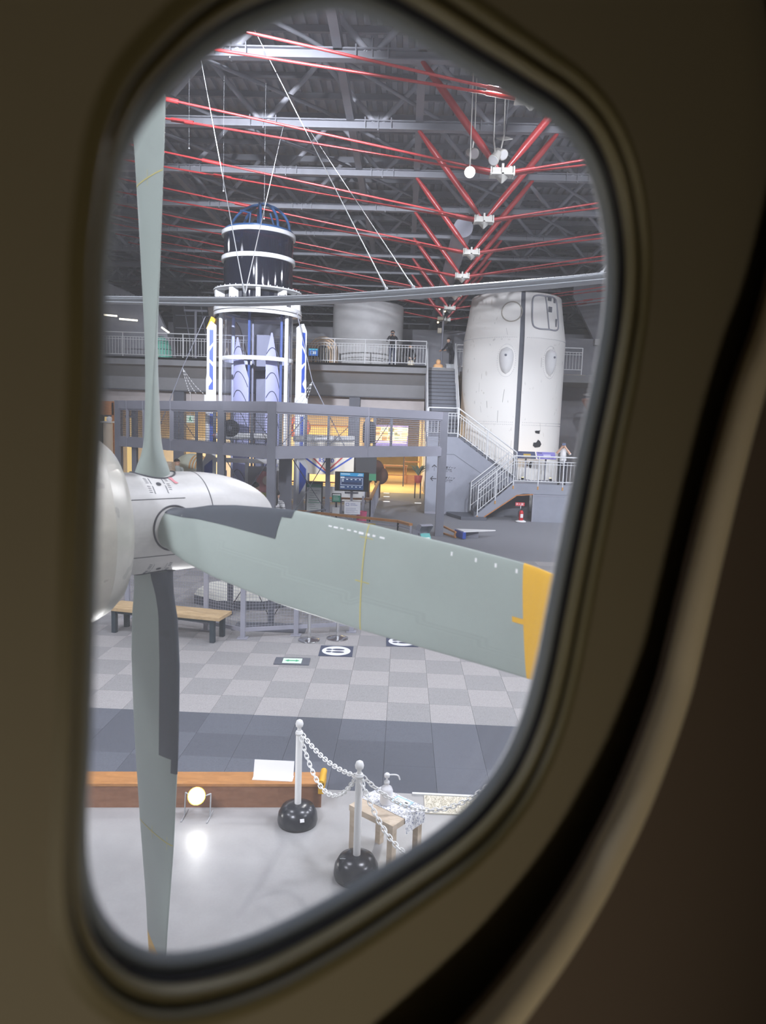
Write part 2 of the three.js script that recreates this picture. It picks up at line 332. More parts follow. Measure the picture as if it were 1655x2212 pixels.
// gallery back wall stands on the gallery slab
struct('wall_gallery', [box(30, 2.9, 0.3, 1, MEZ + 1.4, -42.4)], M.wall);
struct('wall_gallery_upper', [extrude([[-21, MEZ], [-21, 11.4], [-17.5, 11.4], [-15.3, 10.1], [-12.65, 9.05], [-12.0, 7.7], [-11.75, MEZ]], 0.3).translate(0, 0, -36.3)], M.wall);
struct('wall_gallery_panel', [extrude([[-10.9, MEZ], [-10.9, 9.4], [-9.7, 9.4], [-8.9, 8.3], [-8.3, MEZ]], 0.3).translate(0, 0, -38.6)], M.wallBrown);
struct('wall_gallery_gable', [extrude([[-9.3, 8.3], [-9.6, 9.3], [-8.6, 9.1], [-6.4, 8.2], [-3.2, 8.2], [-3.2, MEZ], [-8.2, MEZ]], 0.3).translate(0, 0, -39.4)], M.wall);
struct('wall_right_gable', [extrude([[8.9, 11.6], [8.9, 10.7], [10.2, 8.4], [15.9, 8.4], [15.9, 11.6]], 0.3).translate(0, 0, -40.4), box(9, 8.4, 0.3, 11.6, 4.2, -39.6)], M.wall);
{ // dark slanted glazing frame behind the gallery
  const t = structGroup('window_gallery');
  mesh('pane', extrude([[-12.2, MEZ], [-12.5, 9.6], [-10.6, 9.6], [-10.2, MEZ]], 0.03).translate(0, 0, -38.25), M.black, t);
  for (const [x0, x1] of [[-11.85, -10.9], [-10.95, -10.3]]) mesh('mullion', beam(V(x0, 9.6, -38.15), V(x0 + 0.62, MEZ, -38.15), 0.05, 0.05), M.steelGrey, t);
  for (const y of [6.8, 7.5, 8.15, 8.8, 9.3]) mesh('transom', box(1.9, 0.04, 0.05, -11.3, y, -38.15), M.steelGrey, t);
  mesh('frame_post', [rod(V(-10.9, MEZ, -37.2), V(-10.9, 8.9, -37.2), 0.07, 0.07, 10), rod(V(-11.5, 8.92, -37.2), V(-10.3, 8.92, -37.2), 0.06, 0.06, 10)], M.steelPale, t);
}
railing('gallery_railing', 'long white baluster railing along the gallery edge behind the rocket lift', [V(-17, MEZ, -32.6), V(0.86, MEZ, -32.6)]);
railing('gallery_railing', 'short white railing right of the upper stairs beside the fairing', [V(2.28, MEZ, -33.5), V(2.85, MEZ, -33.5)]);
railing('gallery_railing', 'white gallery railing showing right of the white fairing', [V(6.6, MEZ, -33.4), V(8.0, MEZ, -33.4)]);

const stairs = structGroup('stairs');
{
  const step = (x, y, z, w, d) => mesh('step', box(w, 0.17, d, x, y - 0.085, z), M.steelDark, stairs);
  // upper flight, going away
  for (let i = 0; i < 17; i++) { step(1.55, 3.05 + 0.171 * (i + 1), -29.32 - 0.235 * i, 1.26, 0.26); mesh('nosing', box(1.26, 0.03, 0.03, 1.55, 3.05 + 0.171 * (i + 1) - 0.005, -29.19 - 0.235 * i), M.black, stairs); }
  mesh('stringer', [beam(V(0.9, 2.95, -29.1), V(0.9, 5.9, -33.2), 0.06, 0.34), beam(V(2.2, 2.95, -29.1), V(2.2, 5.9, -33.2), 0.06, 0.34)], M.wallBlue, stairs);
  // landing block with the wall that carries the lettering
  mesh('block', extrude([[0.92, 0], [0.92, 3.05], [2.1, 3.05], [4.42, 1.42], [4.42, 0]], 1.2).translate(0, 0, -29.3), M.wallBlue, stairs);
  mesh('groove', [box(0.72, 0.018, 0.01, 1.64, 2.37, -28.097), beam(V(2.0, 2.37, -28.097), V(3.15, 1.62, -28.097), 0.01, 0.018)], M.steelDark, stairs);
  mesh('skirting', box(3.5, 0.08, 0.02, 2.67, 0.04, -28.09), M.steelPale, stairs);
  for (let i = 0; i < 9; i++) step(2.3 + 0.24 * i, 3.05 - 0.17 * (i + 1) + 0.17, -28.75, 0.26, 1.1);
  // right landing and lower flight
  mesh('landing', [box(3.0, 0.34, 2.45, 5.75, 1.22, -28.03)], M.wallBlue, stairs);
  mesh('landing_wall', [box(2.3, 1.06, 0.12, 6.05, 0.53, -26.78)], M.wallBlue, stairs);
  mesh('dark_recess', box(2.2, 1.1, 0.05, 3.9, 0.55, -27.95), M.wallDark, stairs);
  mesh('landing_wall_groove', [box(2.3, 0.02, 0.012, 6.05, 1.0, -26.715), box(0.03, 1.06, 0.02, 4.92, 0.53, -26.712)], M.steelPale, stairs);
  mesh('lower_stringer', extrude([[2.75, 0.12], [4.15, 1.42], [7.2, 1.42], [7.2, 1.05], [4.55, 1.05], [4.3, 0.98], [3.15, 0.12]], 0.1).translate(0, 0, -26.8), M.wallBlue, stairs);
  mesh('edge_trim', [beam(V(3.12, 0.12, -26.68), V(4.3, 0.98, -26.68), 0.03, 0.035), beam(V(4.3, 0.98, -26.68), V(4.9, 1.035, -26.68), 0.03, 0.035)], M.orange, stairs);
  for (let i = 0; i < 7; i++) step(2.85 + 0.2 * i, 0.29 + 0.16 * i, -27.35, 0.22, 1.1);
  mesh('plinth', extrude([[1.8, 28.05], [1.8, 27.7], [2.25, 26.55], [3.2, 26.55], [3.2, 28.05]], 0.12).rotateX(-Math.PI / 2), M.steelDark, stairs);
}
const U3 = V(0, 1, 0);
railing('stair_railing', 'white railing on the left of the upper stair flight', [V(0.92, 3.15, -29.2), V(0.92, 6.2, -33.2)], { h: 1.0, gap: 0.16 });
railing('stair_railing', 'white railing on the right of the upper stair flight', [V(2.2, 3.15, -29.2), V(2.2, 6.2, -33.2)], { h: 1.0, gap: 0.16 });
railing('stair_railing', 'white railing across the upper landing and down the middle flight', [V(0.93, 3.1, -28.15), V(2.1, 3.1, -28.15), V(4.45, 1.46, -28.15)], { gap: 0.12 });
railing('stair_railing', 'white railing up the front of the lowest flight and along its landing', [V(2.86, 0.24, -26.72), V(4.15, 1.42, -26.72), V(6.9, 1.42, -26.72)], { h: 1.03, gap: 0.13, post: 1.1, feet: true });
railing('stair_railing', 'white railing behind the lowest flight, on its wall side', [V(2.7, 0.3, -27.9), V(4.1, 1.5, -27.9)], { h: 1.03, gap: 0.13 });

// wayfinding letters and arrows on the stair wall
const GLYPH = {   // strokes on a 10 by 10 square
  '宇': [[5, 0, 5, 1.4], [1, 1.6, 9, 1.6], [1, 1.6, 0.8, 3], [9, 1.6, 9.2, 3], [2.4, 3.8, 7.6, 3.8], [1, 6, 9, 6], [5, 3.8, 5, 9.4], [5, 9.4, 3.6, 9]],
  '宙': [[5, 0, 5, 1.4], [1, 1.6, 9, 1.6], [1, 1.6, 0.8, 3], [9, 1.6, 9.2, 3], [2, 4, 8, 4], [2, 4, 2, 9.4], [8, 4, 8, 9.4], [2, 6.6, 8, 6.6], [2, 9.2, 8, 9.2], [5, 2.8, 5, 9.2]],
  '科': [[0.6, 2, 4.2, 1], [0.4, 3.8, 4.6, 3.8], [2.5, 1.4, 2.5, 9.4], [2.5, 4.2, 0.5, 7], [2.6, 4.6, 4.4, 6.4], [5.4, 1.4, 6.6, 2.4], [5.2, 3.8, 6.4, 4.8], [5, 7, 9.6, 6], [8, 0.6, 8, 9.6]],
  '学': [[2, 0.4, 2.8, 1.6], [4.8, 0.2, 5.2, 1.6], [8, 0.4, 7, 1.8], [1, 2.4, 9, 2.4], [1, 2.4, 0.8, 3.8], [9, 2.4, 9.2, 3.8], [2.6, 4.2, 7, 4.2], [7, 4.2, 5, 5.6], [5, 5.4, 5, 9.4], [5, 9.4, 3.6, 9], [0.8, 6.4, 9.2, 6.4]],
  'ゾ': [[1, 2, 2.4, 4.4], [7.4, 2, 5.6, 6], [5.6, 6, 2.4, 9.2], [7.6, 0.4, 8.4, 1.4], [8.8, 0, 9.6, 1]], 'ー': [[1, 5, 9, 5]], 'ン': [[1.2, 2.2, 3.2, 4], [9, 2.6, 6, 7], [6, 7, 1.6, 8.8]],
  '消': [[1, 1, 2.2, 2], [0.6, 3.6, 1.8, 4.6], [0.8, 9, 2.4, 6.2], [6, 0.4, 6, 3.2], [3.6, 1.4, 4.4, 2.6], [8.6, 1.2, 7.6, 2.6], [3.8, 3.6, 8.4, 3.6], [3.8, 3.6, 3.8, 9.4], [8.4, 3.6, 8.4, 9.4], [3.8, 5.4, 8.4, 5.4], [3.8, 7.2, 8.4, 7.2]],
  '火': [[1.8, 3, 2.8, 5], [8.2, 2.8, 7, 4.8], [5, 0.4, 4.8, 5], [4.8, 5, 0.8, 9.4], [5, 4.8, 9.2, 9.4]],
  '器': [[1, 0.6, 4, 0.6], [1, 0.6, 1, 3], [4, 0.6, 4, 3], [1, 3, 4, 3], [6, 0.6, 9, 0.6], [6, 0.6, 6, 3], [9, 0.6, 9, 3], [6, 3, 9, 3], [0.6, 4.8, 9.4, 4.8], [5, 3.4, 1, 6.6], [5, 4.8, 9, 6.6], [1, 6.8, 4, 6.8], [1, 6.8, 1, 9.4], [4, 6.8, 4, 9.4], [1, 9.4, 4, 9.4], [6, 6.8, 9, 6.8], [6, 6.8, 6, 9.4], [9, 6.8, 9, 9.4], [6, 9.4, 9, 9.4]],
};
function jp(g, s, x, y, size, lw) { g.lineWidth = lw; g.lineCap = 'round'; for (const ch of s) { g.beginPath(); for (const [a, b, c, d] of GLYPH[ch]) { g.moveTo(x + a * size / 10, y + b * size / 10); g.lineTo(x + c * size / 10, y + d * size / 10); } g.stroke(); x += size * 1.12; } }
const font = await new FontLoader().loadAsync('fonts/droid/droid_sans_bold.typeface.json');
function latin(s, size, x, y, z) { return new TextGeometry(s, { font, size, depth: 0.008, curveSegments: 3 }).translate(x, y, z); }
function glyphs(s, size, x, y, z, lw) { const g = []; for (const ch of s) { for (const [a, b, c, d] of GLYPH[ch]) g.push(beam(V(x + a * size / 10, y - b * size / 10, z), V(x + c * size / 10, y - d * size / 10, z), 0.008, lw)); x += size * 1.12; } return g; }
function lettering(label, jpText, en, x, y, z) {
  const t = thing('wall_lettering', label, 'lettering', 'zone signs on the stair wall');
  mesh('japanese_text', glyphs(jpText, 0.092, x, y, z, 0.014), M.line, t);
  mesh('english_text', latin(en, 0.042, x, y - 0.155, z - 0.004), M.line, t);
  const g = []; for (let k = 0, q = 0; k < 9; k++) { const w = 0.02 + rnd() * 0.025; if (k % 3 !== 2) g.push(box(w, 0.018, 0.006, x + q + w / 2, y - 0.2, z)); q += 0.045; }
  mesh('small_text', g, M.line, t);
}
lettering('dark Japanese lettering for the space zone on the grey stair wall', '宇宙ゾーン', 'SPACE ZONE', 1.58, 1.9, -28.093);
lettering('dark Japanese lettering for the science zone on the grey stair wall', '科学ゾーン', 'SCIENCE ZONE', 1.57, 1.49, -28.093);
single('wall_arrow', 'dark arrow pointing left on the grey stair wall', 'arrow', [beam(V(1.12, 1.4, -28.09), V(1.34, 1.4, -28.09), 0.008, 0.03), beam(V(1.11, 1.4, -28.09), V(1.2, 1.49, -28.09), 0.008, 0.03), beam(V(1.11, 1.4, -28.09), V(1.2, 1.31, -28.09), 0.008, 0.03)], M.line);
single('wall_arrow', 'dark arrow pointing up on the grey stair wall', 'arrow', [beam(V(1.24, 1.7, -28.09), V(1.24, 1.93, -28.09), 0.008, 0.03), beam(V(1.24, 1.94, -28.09), V(1.15, 1.85, -28.09), 0.008, 0.03), beam(V(1.24, 1.94, -28.09), V(1.33, 1.85, -28.09), 0.008, 0.03)], M.line);

// ---------------------------------------------------------------- white rocket fairing beside the stairs
{
  const t = thing('rocket_fairing', 'tall battered white rocket fairing with a dark gap down its front', 'rocket fairing');
  const FX = 4.66, FZ = -32.0, RAD = y => y < 7.2 ? 2.19 - 0.02 * (7.2 - y) / 7 : 2.19 - 0.3 * (y - 7.2) / 1.95;
  const at = (phi, y, o = 0) => V(FX + (RAD(y) + o) * Math.sin(phi), y, FZ + (RAD(y) + o) * Math.cos(phi));
  const tex = canvasTex(1024, 1024, (g, w, h) => {
    g.fillStyle = '#f1efe8'; g.fillRect(0, 0, w, h);
    for (let i = 0; i < 320; i++) { g.globalAlpha = 0.08 + rnd() * 0.2; g.fillStyle = ['#8f8a7c', '#7d7b78', '#a39a86'][(rnd() * 3) | 0]; const x = rnd() * w, y = rnd() * h, r = 1 + rnd() * rnd() * 9; g.beginPath(); g.ellipse(x, y, r, r * (0.3 + rnd() * 2), rnd() * 3, 0, 7); g.fill(); }
    for (let i = 0; i < 60; i++) { g.globalAlpha = 0.25 + rnd() * 0.4; g.strokeStyle = '#57554f'; g.lineWidth = 1 + rnd() * 2; const x = rnd() * w, y = rnd() * h; g.beginPath(); g.moveTo(x, y); g.lineTo(x + (rnd() - 0.5) * 30, y + (rnd() - 0.5) * 80); g.stroke(); }
    g.globalAlpha = 1;
  });
  const skin = new THREE.MeshStandardMaterial({ map: tex, roughness: 0.45, side: THREE.DoubleSide }); skin.userData.keepUV = true;
  for (const s of [0, 1]) {
    const pts = [[RAD(0), 0]]; for (let y = 0.5; y < 7.2; y += 0.8) pts.push([RAD(y), y]); pts.push([2.19, 7.17], [2.19, 7.2], [2.186, 7.23], [2.03, 8.2], [1.92, 8.95], [1.91, 9.0], [1.87, 9.03], [0.2, 9.04]);
    const half = mesh('half_shell', lathe(pts, 40, s ? Math.PI + 0.01 : 0.045, Math.PI - 0.055).translate(FX, 0, FZ), skin, t);
    const sg = s ? -1 : 1;
    // seam bands of rivets
    const rv = []; for (const y of [3.62, 3.72, 7.16]) for (let p = 0.1; p < 1.5; p += 0.035) { const q = at(sg * p, y, 0.004); rv.push(ball(0.012, q.x, q.y, q.z, 1, 1, 1, 4)); }
    stuff(mesh('rivet_row', rv, M.roofSteel, half));
    const phi = s ? -0.27 : 0.62, c = at(phi, 6.3), bump = [], dots = [], out = V(Math.sin(phi), 0, Math.cos(phi)), side = V(Math.cos(phi), 0, -Math.sin(phi));
    for (let i = 0; i <= 10; i++) { const v = i / 10, yy = 0.48 - 1.12 * v, wd = 0.3 * Math.sqrt(Math.max(0, 1 - Math.pow((v < 0.35 ? (0.35 - v) / 0.35 : (v - 0.35) / 0.65), 2))) + 0.002; const ring = []; for (let k = 0; k <= 10; k++) { const a = -Math.PI / 2 + Math.PI * k / 10; ring.push(at(phi + Math.sin(a) * wd / 2.19, 6.3 + yy, Math.pow(Math.max(0, Math.cos(a)), 0.55 + 1.3 * v) * wd * 0.8 - 0.01)); } bump.push(ring); }
    mesh('blister', loft(bump, false), M.white, half);
    for (let k = 0; k < 44; k++) { const a = k / 44 * 2 * Math.PI, q = at(phi + Math.sin(a) * 0.38 / 2.19, 6.22 + Math.cos(a) * 0.66, 0.004); dots.push(ball(0.011, q.x, q.y, q.z, 1, 1, 1, 5)); }
    stuff(mesh('rivet_ring', dots, M.roofSteel, half));
    const pl = at(phi, 6.42, 0.23); mesh('port', [ball(0.05, pl.x, pl.y, pl.z, 1, 1, 1, 10)], M.steelGrey, half);
  }
  const rr = []; const P0 = 0.19, P1 = 0.86, Y0 = 7.55, Y1 = 8.9; for (const [p, y] of [[P0, Y0 + 0.3], [P0, 8.5], [P0, Y1 - 0.3], [P0 + 0.03, Y1 - 0.08], [P0 + 0.12, Y1], [0.55, Y1], [P1 - 0.12, Y1], [P1 - 0.03, Y1 - 0.08], [P1, Y1 - 0.3], [P1, 8.5], [P1, Y0 + 0.3], [P1 - 0.03, Y0 + 0.08], [P1 - 0.12, Y0], [0.55, Y0], [P0 + 0.12, Y0], [P0 + 0.03, Y0 + 0.08]]) rr.push(at(p, y, 0.01));
  mesh('hatch_frame', [tube(rr, 0.035, 96, 6, true), tube([at(0.56, Y0, 0.01), at(0.53, 8.5, 0.012), at(0.5, Y1, 0.01)], 0.03, 16)], M.roofSteel, t);
  const rg = []; for (let k = 0; k < 16; k++) { const a = k / 16 * 2 * Math.PI; rg.push(at(-0.22 + 0.2 * Math.sin(a), 8.2 + 0.4 * Math.cos(a), 0.006)); }
  mesh('ring_mark', tube(rg, 0.025, 48, 5, true), M.cowl, t);
  const dp = []; for (const [p, y, w, h] of [[0.62, 8.8, 0.2, 0.14], [0.62, 8.38, 0.2, 0.22], [0.78, 8.78, 0.14, 0.2], [0.78, 7.85, 0.1, 0.35]]) { const q = at(p, y, 0.012); dp.push(box(w, h, 0.012, q.x, q.y, q.z, p)); }
  mesh('dark_patch', dp, M.wallDark, t);
  for (const [p, y, r] of [[0.42, 3.35, 0.1], [0.42, 2.85, 0.16], [0.3, 2.0, 0.12]]) { const q = at(p, y, 0.012), ring = []; for (let k = 0; k < 9; k++) { const a = k / 9 * 6.283, f = r * (0.5 + rnd()); ring.push(at(p + Math.cos(a) * f * 0.45, y + Math.sin(a) * f * 0.9, 0.012)); } mesh('torn_hole', fan(ring), M.black, t); }
  mesh('gap_liner', [new THREE.CylinderGeometry(1.75, 2.0, 8.9, 32, 1, true).translate(FX, 4.5, FZ)], M.steelDark, t);
  mesh('gap_strip', [box(0.24, 7.2, 0.05, FX, 3.6, FZ + 2.1), beam(V(FX, 7.1, FZ + 2.1), V(FX, 9.0, FZ + 1.86), 0.22, 0.05)], M.steelDark, t);
}
for (const [x, l, c1, c2] of [[4.95, 'dark information panel on the landing under the torn fairing', '#4d5573', '#c9a94f'], [5.75, 'violet information panel on the landing next to the person', '#8a84c8', '#c9c6e6']]) {
  const t = thing('information_panel', l, 'information panel', 'information panels on the landing');
  mesh('board', [box(0.74, 0.42, 0.02, x, 2.42, -28.95, 0, -0.9)], printMat(128, 64, (g, w, h) => { g.fillStyle = c1; g.fillRect(0, 0, w, h); g.fillStyle = c2; g.fillRect(w * 0.35, h * 0.35, w * 0.4, h * 0.5); g.fillStyle = '#2b2f40'; g.fillRect(8, 8, 30, 6); }), t);
  mesh('stand', [box(0.06, 0.95, 0.06, x, 1.86, -28.98), box(0.4, 0.03, 0.3, x, 1.405, -28.98)], M.steelGrey, t);
}
{ // warm uplights at the fairing foot
  for (const [x, z, w] of [[4.9, -29.12, 'left'], [6.0, -29.12, 'right']]) {
    const t = thing('floor_uplight', `small warm floor lamp at the ${w} foot of the white fairing`, 'floor lamp', 'floor lamps under the fairing');
    mesh('housing', [new THREE.CylinderGeometry(0.07, 0.08, 0.1, 12).translate(x, 1.45, z)], M.black, t);
    mesh('lens', [new THREE.CylinderGeometry(0.055, 0.055, 0.01, 12).translate(x, 1.505, z)], glow(WARM, 4), t);
    const l = new THREE.SpotLight(0xffd9a0, 2.2, 0, 0.9, 0.9, 2); l.position.set(x, 1.53, z); l.target.position.set(x, 3.2, -29.8); l.castShadow = true; l.shadow.radius = 3; scene.add(l, l.target);
  }
}
{ const t = thing('fire_extinguisher', 'red fire extinguisher with red sign on a white round stand', 'fire extinguisher'), x = 4.48, z = -26.55;
  mesh('stand', [lathe([[0, 0], [0.2, 0], [0.2, 0.03], [0.12, 0.07], [0, 0.07]], 20).translate(x, 0, z), rod(V(x - 0.02, 0.05, z - 0.08), V(x - 0.02, 0.62, z - 0.08), 0.012)], M.white, t);
  mesh('cylinder', [lathe([[0, 0.07], [0.085, 0.07], [0.085, 0.36], [0.06, 0.42], [0.03, 0.44], [0, 0.44]], 16).translate(x, 0, z)], mat(0xc5252b, 0.35), t);
  mesh('valve', [rod(V(x, 0.43, z), V(x, 0.5, z), 0.025), box(0.14, 0.02, 0.03, x + 0.03, 0.51, z, 0, 0, 0.3), tube([V(x, 0.48, z), V(x - 0.1, 0.42, z + 0.03), V(x - 0.11, 0.2, z + 0.03)], 0.012, 12)], M.black, t);
  mesh('label', [box(0.1, 0.14, 0.005, x + 0.01, 0.24, z + 0.085)], M.white, t);
  mesh('sign', [box(0.34, 0.13, 0.012, x - 0.05, 0.66, z - 0.08)], printMat(256, 96, (g, w, h) => { g.fillStyle = '#c5323a'; g.fillRect(0, 0, w, h); g.strokeStyle = '#f4d8d8'; jp(g, '消火器', 16, 16, 64, 7); }), t); }

// ---------------------------------------------------------------- raised mesh walkway on columns
{
  const t = thing('mesh_walkway', 'grey raised walkway with wire mesh sides on steel columns', 'walkway');
  const C0 = V(-3.15, 0, -17.0), dR = V(0.63, 0, -0.776), nR = V(0.776, 0, 0.63), dL = V(-0.777, 0, -0.63), nL = V(-0.63, 0, 0.777);
  const LO = 2.52, HI = 3.88;
  const arm = (d, n, len, frames, posts, inner, W, steel, wm) => {
    const at = (s, y, o = 0) => C0.clone().addScaledVector(d, s).addScaledVector(n, -o).setY(y);
    mesh('top_beam', beam(at(0, HI - 0.12), at(len, HI - 0.12), 0.1, 0.24), steel, t);
    mesh('bottom_beam', beam(at(0, LO + 0.13), at(len, LO + 0.13), 0.1, 0.26), steel, t);
    mesh('top_beam', beam(at(W, HI - 0.12, W), at(len, HI - 0.12, W), 0.1, 0.2), steel, t);
    mesh('bottom_beam', beam(at(W, LO + 0.13, W), at(len, LO + 0.13, W), 0.1, 0.24), steel, t);
    mesh('floor_plate', beam(at(0, LO + 0.12, W / 2), at(len, LO + 0.12, W / 2), W - 0.1, 0.06), M.steelDark, t);
    for (let s = 1; s < len; s += 1.15) mesh('joist', beam(at(s, LO + 0.04, 0), at(s, LO + 0.04, W), 0.06, 0.1), M.steelDark, t);
    for (let i = 0; i + 1 < frames.length; i++) {
      const a = frames[i] + 0.04, b = frames[i + 1] - 0.04, y0 = LO + 0.28, y1 = HI - 0.26;
      const fr = mesh('mesh_frame', [beam(at(a, y0), at(b, y0), 0.05, 0.05), beam(at(a, y1), at(b, y1), 0.05, 0.05), beam(at(a + 0.025, y0), at(a + 0.025, y1), 0.05, 0.05), beam(at(b - 0.025, y0), at(b - 0.025, y1), 0.05, 0.05)], steel, t);
      const w = [], N = Math.round((b - a) / 0.065), K = Math.round((y1 - y0) / 0.065);
      for (let k = 1; k < N; k++) w.push(beam(at(a + (b - a) * k / N, y0), at(a + (b - a) * k / N, y1), 0.012, 0.012));
      for (let k = 1; k < K; k++) w.push(beam(at(a, y0 + (y1 - y0) * k / K), at(b, y0 + (y1 - y0) * k / K), 0.012, 0.012));
      stuff(mesh('wire_mesh', w, wm, fr));
    }
    for (const s of posts) mesh('post', beam(at(s, LO), at(s, HI), 0.09, 0.09), steel, t);
    for (const s of inner) mesh('post', beam(at(s, LO + 0.1, W), at(s, HI - 0.1, W), 0.07, 0.07), M.steelDark, t);
    for (let i = 0; i + 1 < inner.length; i += 2) mesh('brace_wire', rod(at(inner[i], LO + 0.25, W), at(inner[i + 1], HI - 0.3, W), 0.012), M.steelDark, t);
  };
  arm(dR, nR, 6.92, [0, 3.4, 6.92], [0, 3.4], [1.6, 2.5, 3.4, 4.6, 5.4, 6.2], 1.5, M.steelPale, M.wire);
  arm(dL, nL, 7.1, [0.05, 1.95, 4.2, 7.1], [1.95, 4.2, 5.6, 6.5], [1.6, 2.6, 3.5, 4.3, 5.2, 6.2], 1.5, M.steelPale, M.wireShaded);
  const col = (x, z, y1, w, m = M.steelGrey) => mesh('column', [box(w, y1, w * 0.3, x, y1 / 2, z - w * 0.4), box(w, y1, w * 0.3, x, y1 / 2, z + w * 0.4), box(w * 0.3, y1, w, x, y1 / 2, z)], m, t);
  col(-3.15, -17.05, HI, 0.2); col(-4.66, -18.22, HI, 0.18); col(1.22, -22.4, HI, 0.26); col(-8.62, -21.45, HI, 0.18); col(-8.0, -21.1, HI, 0.14); col(-3.2, -19.1, LO, 0.22); col(-2.95, -18.5, LO, 0.12); col(-2.1, -20.0, LO, 0.12); col(-6.0, -20.9, LO, 0.14);
  mesh('brace_wire', [rod(V(-4.6, 2.5, -18.2), V(-3.2, 0.7, -17.1), 0.012), rod(V(-3.2, 2.5, -17.1), V(-4.6, 0.7, -18.2), 0.012), rod(V(-2.9, 2.5, -18.5), V(-2.1, 0.9, -20), 0.012), rod(V(-2.1, 2.5, -20), V(-2.9, 0.9, -18.5), 0.012), rod(V(-2.95, 1.0, -18.5), V(-2.1, 1.0, -20), 0.02)], M.steelDark, t);
}

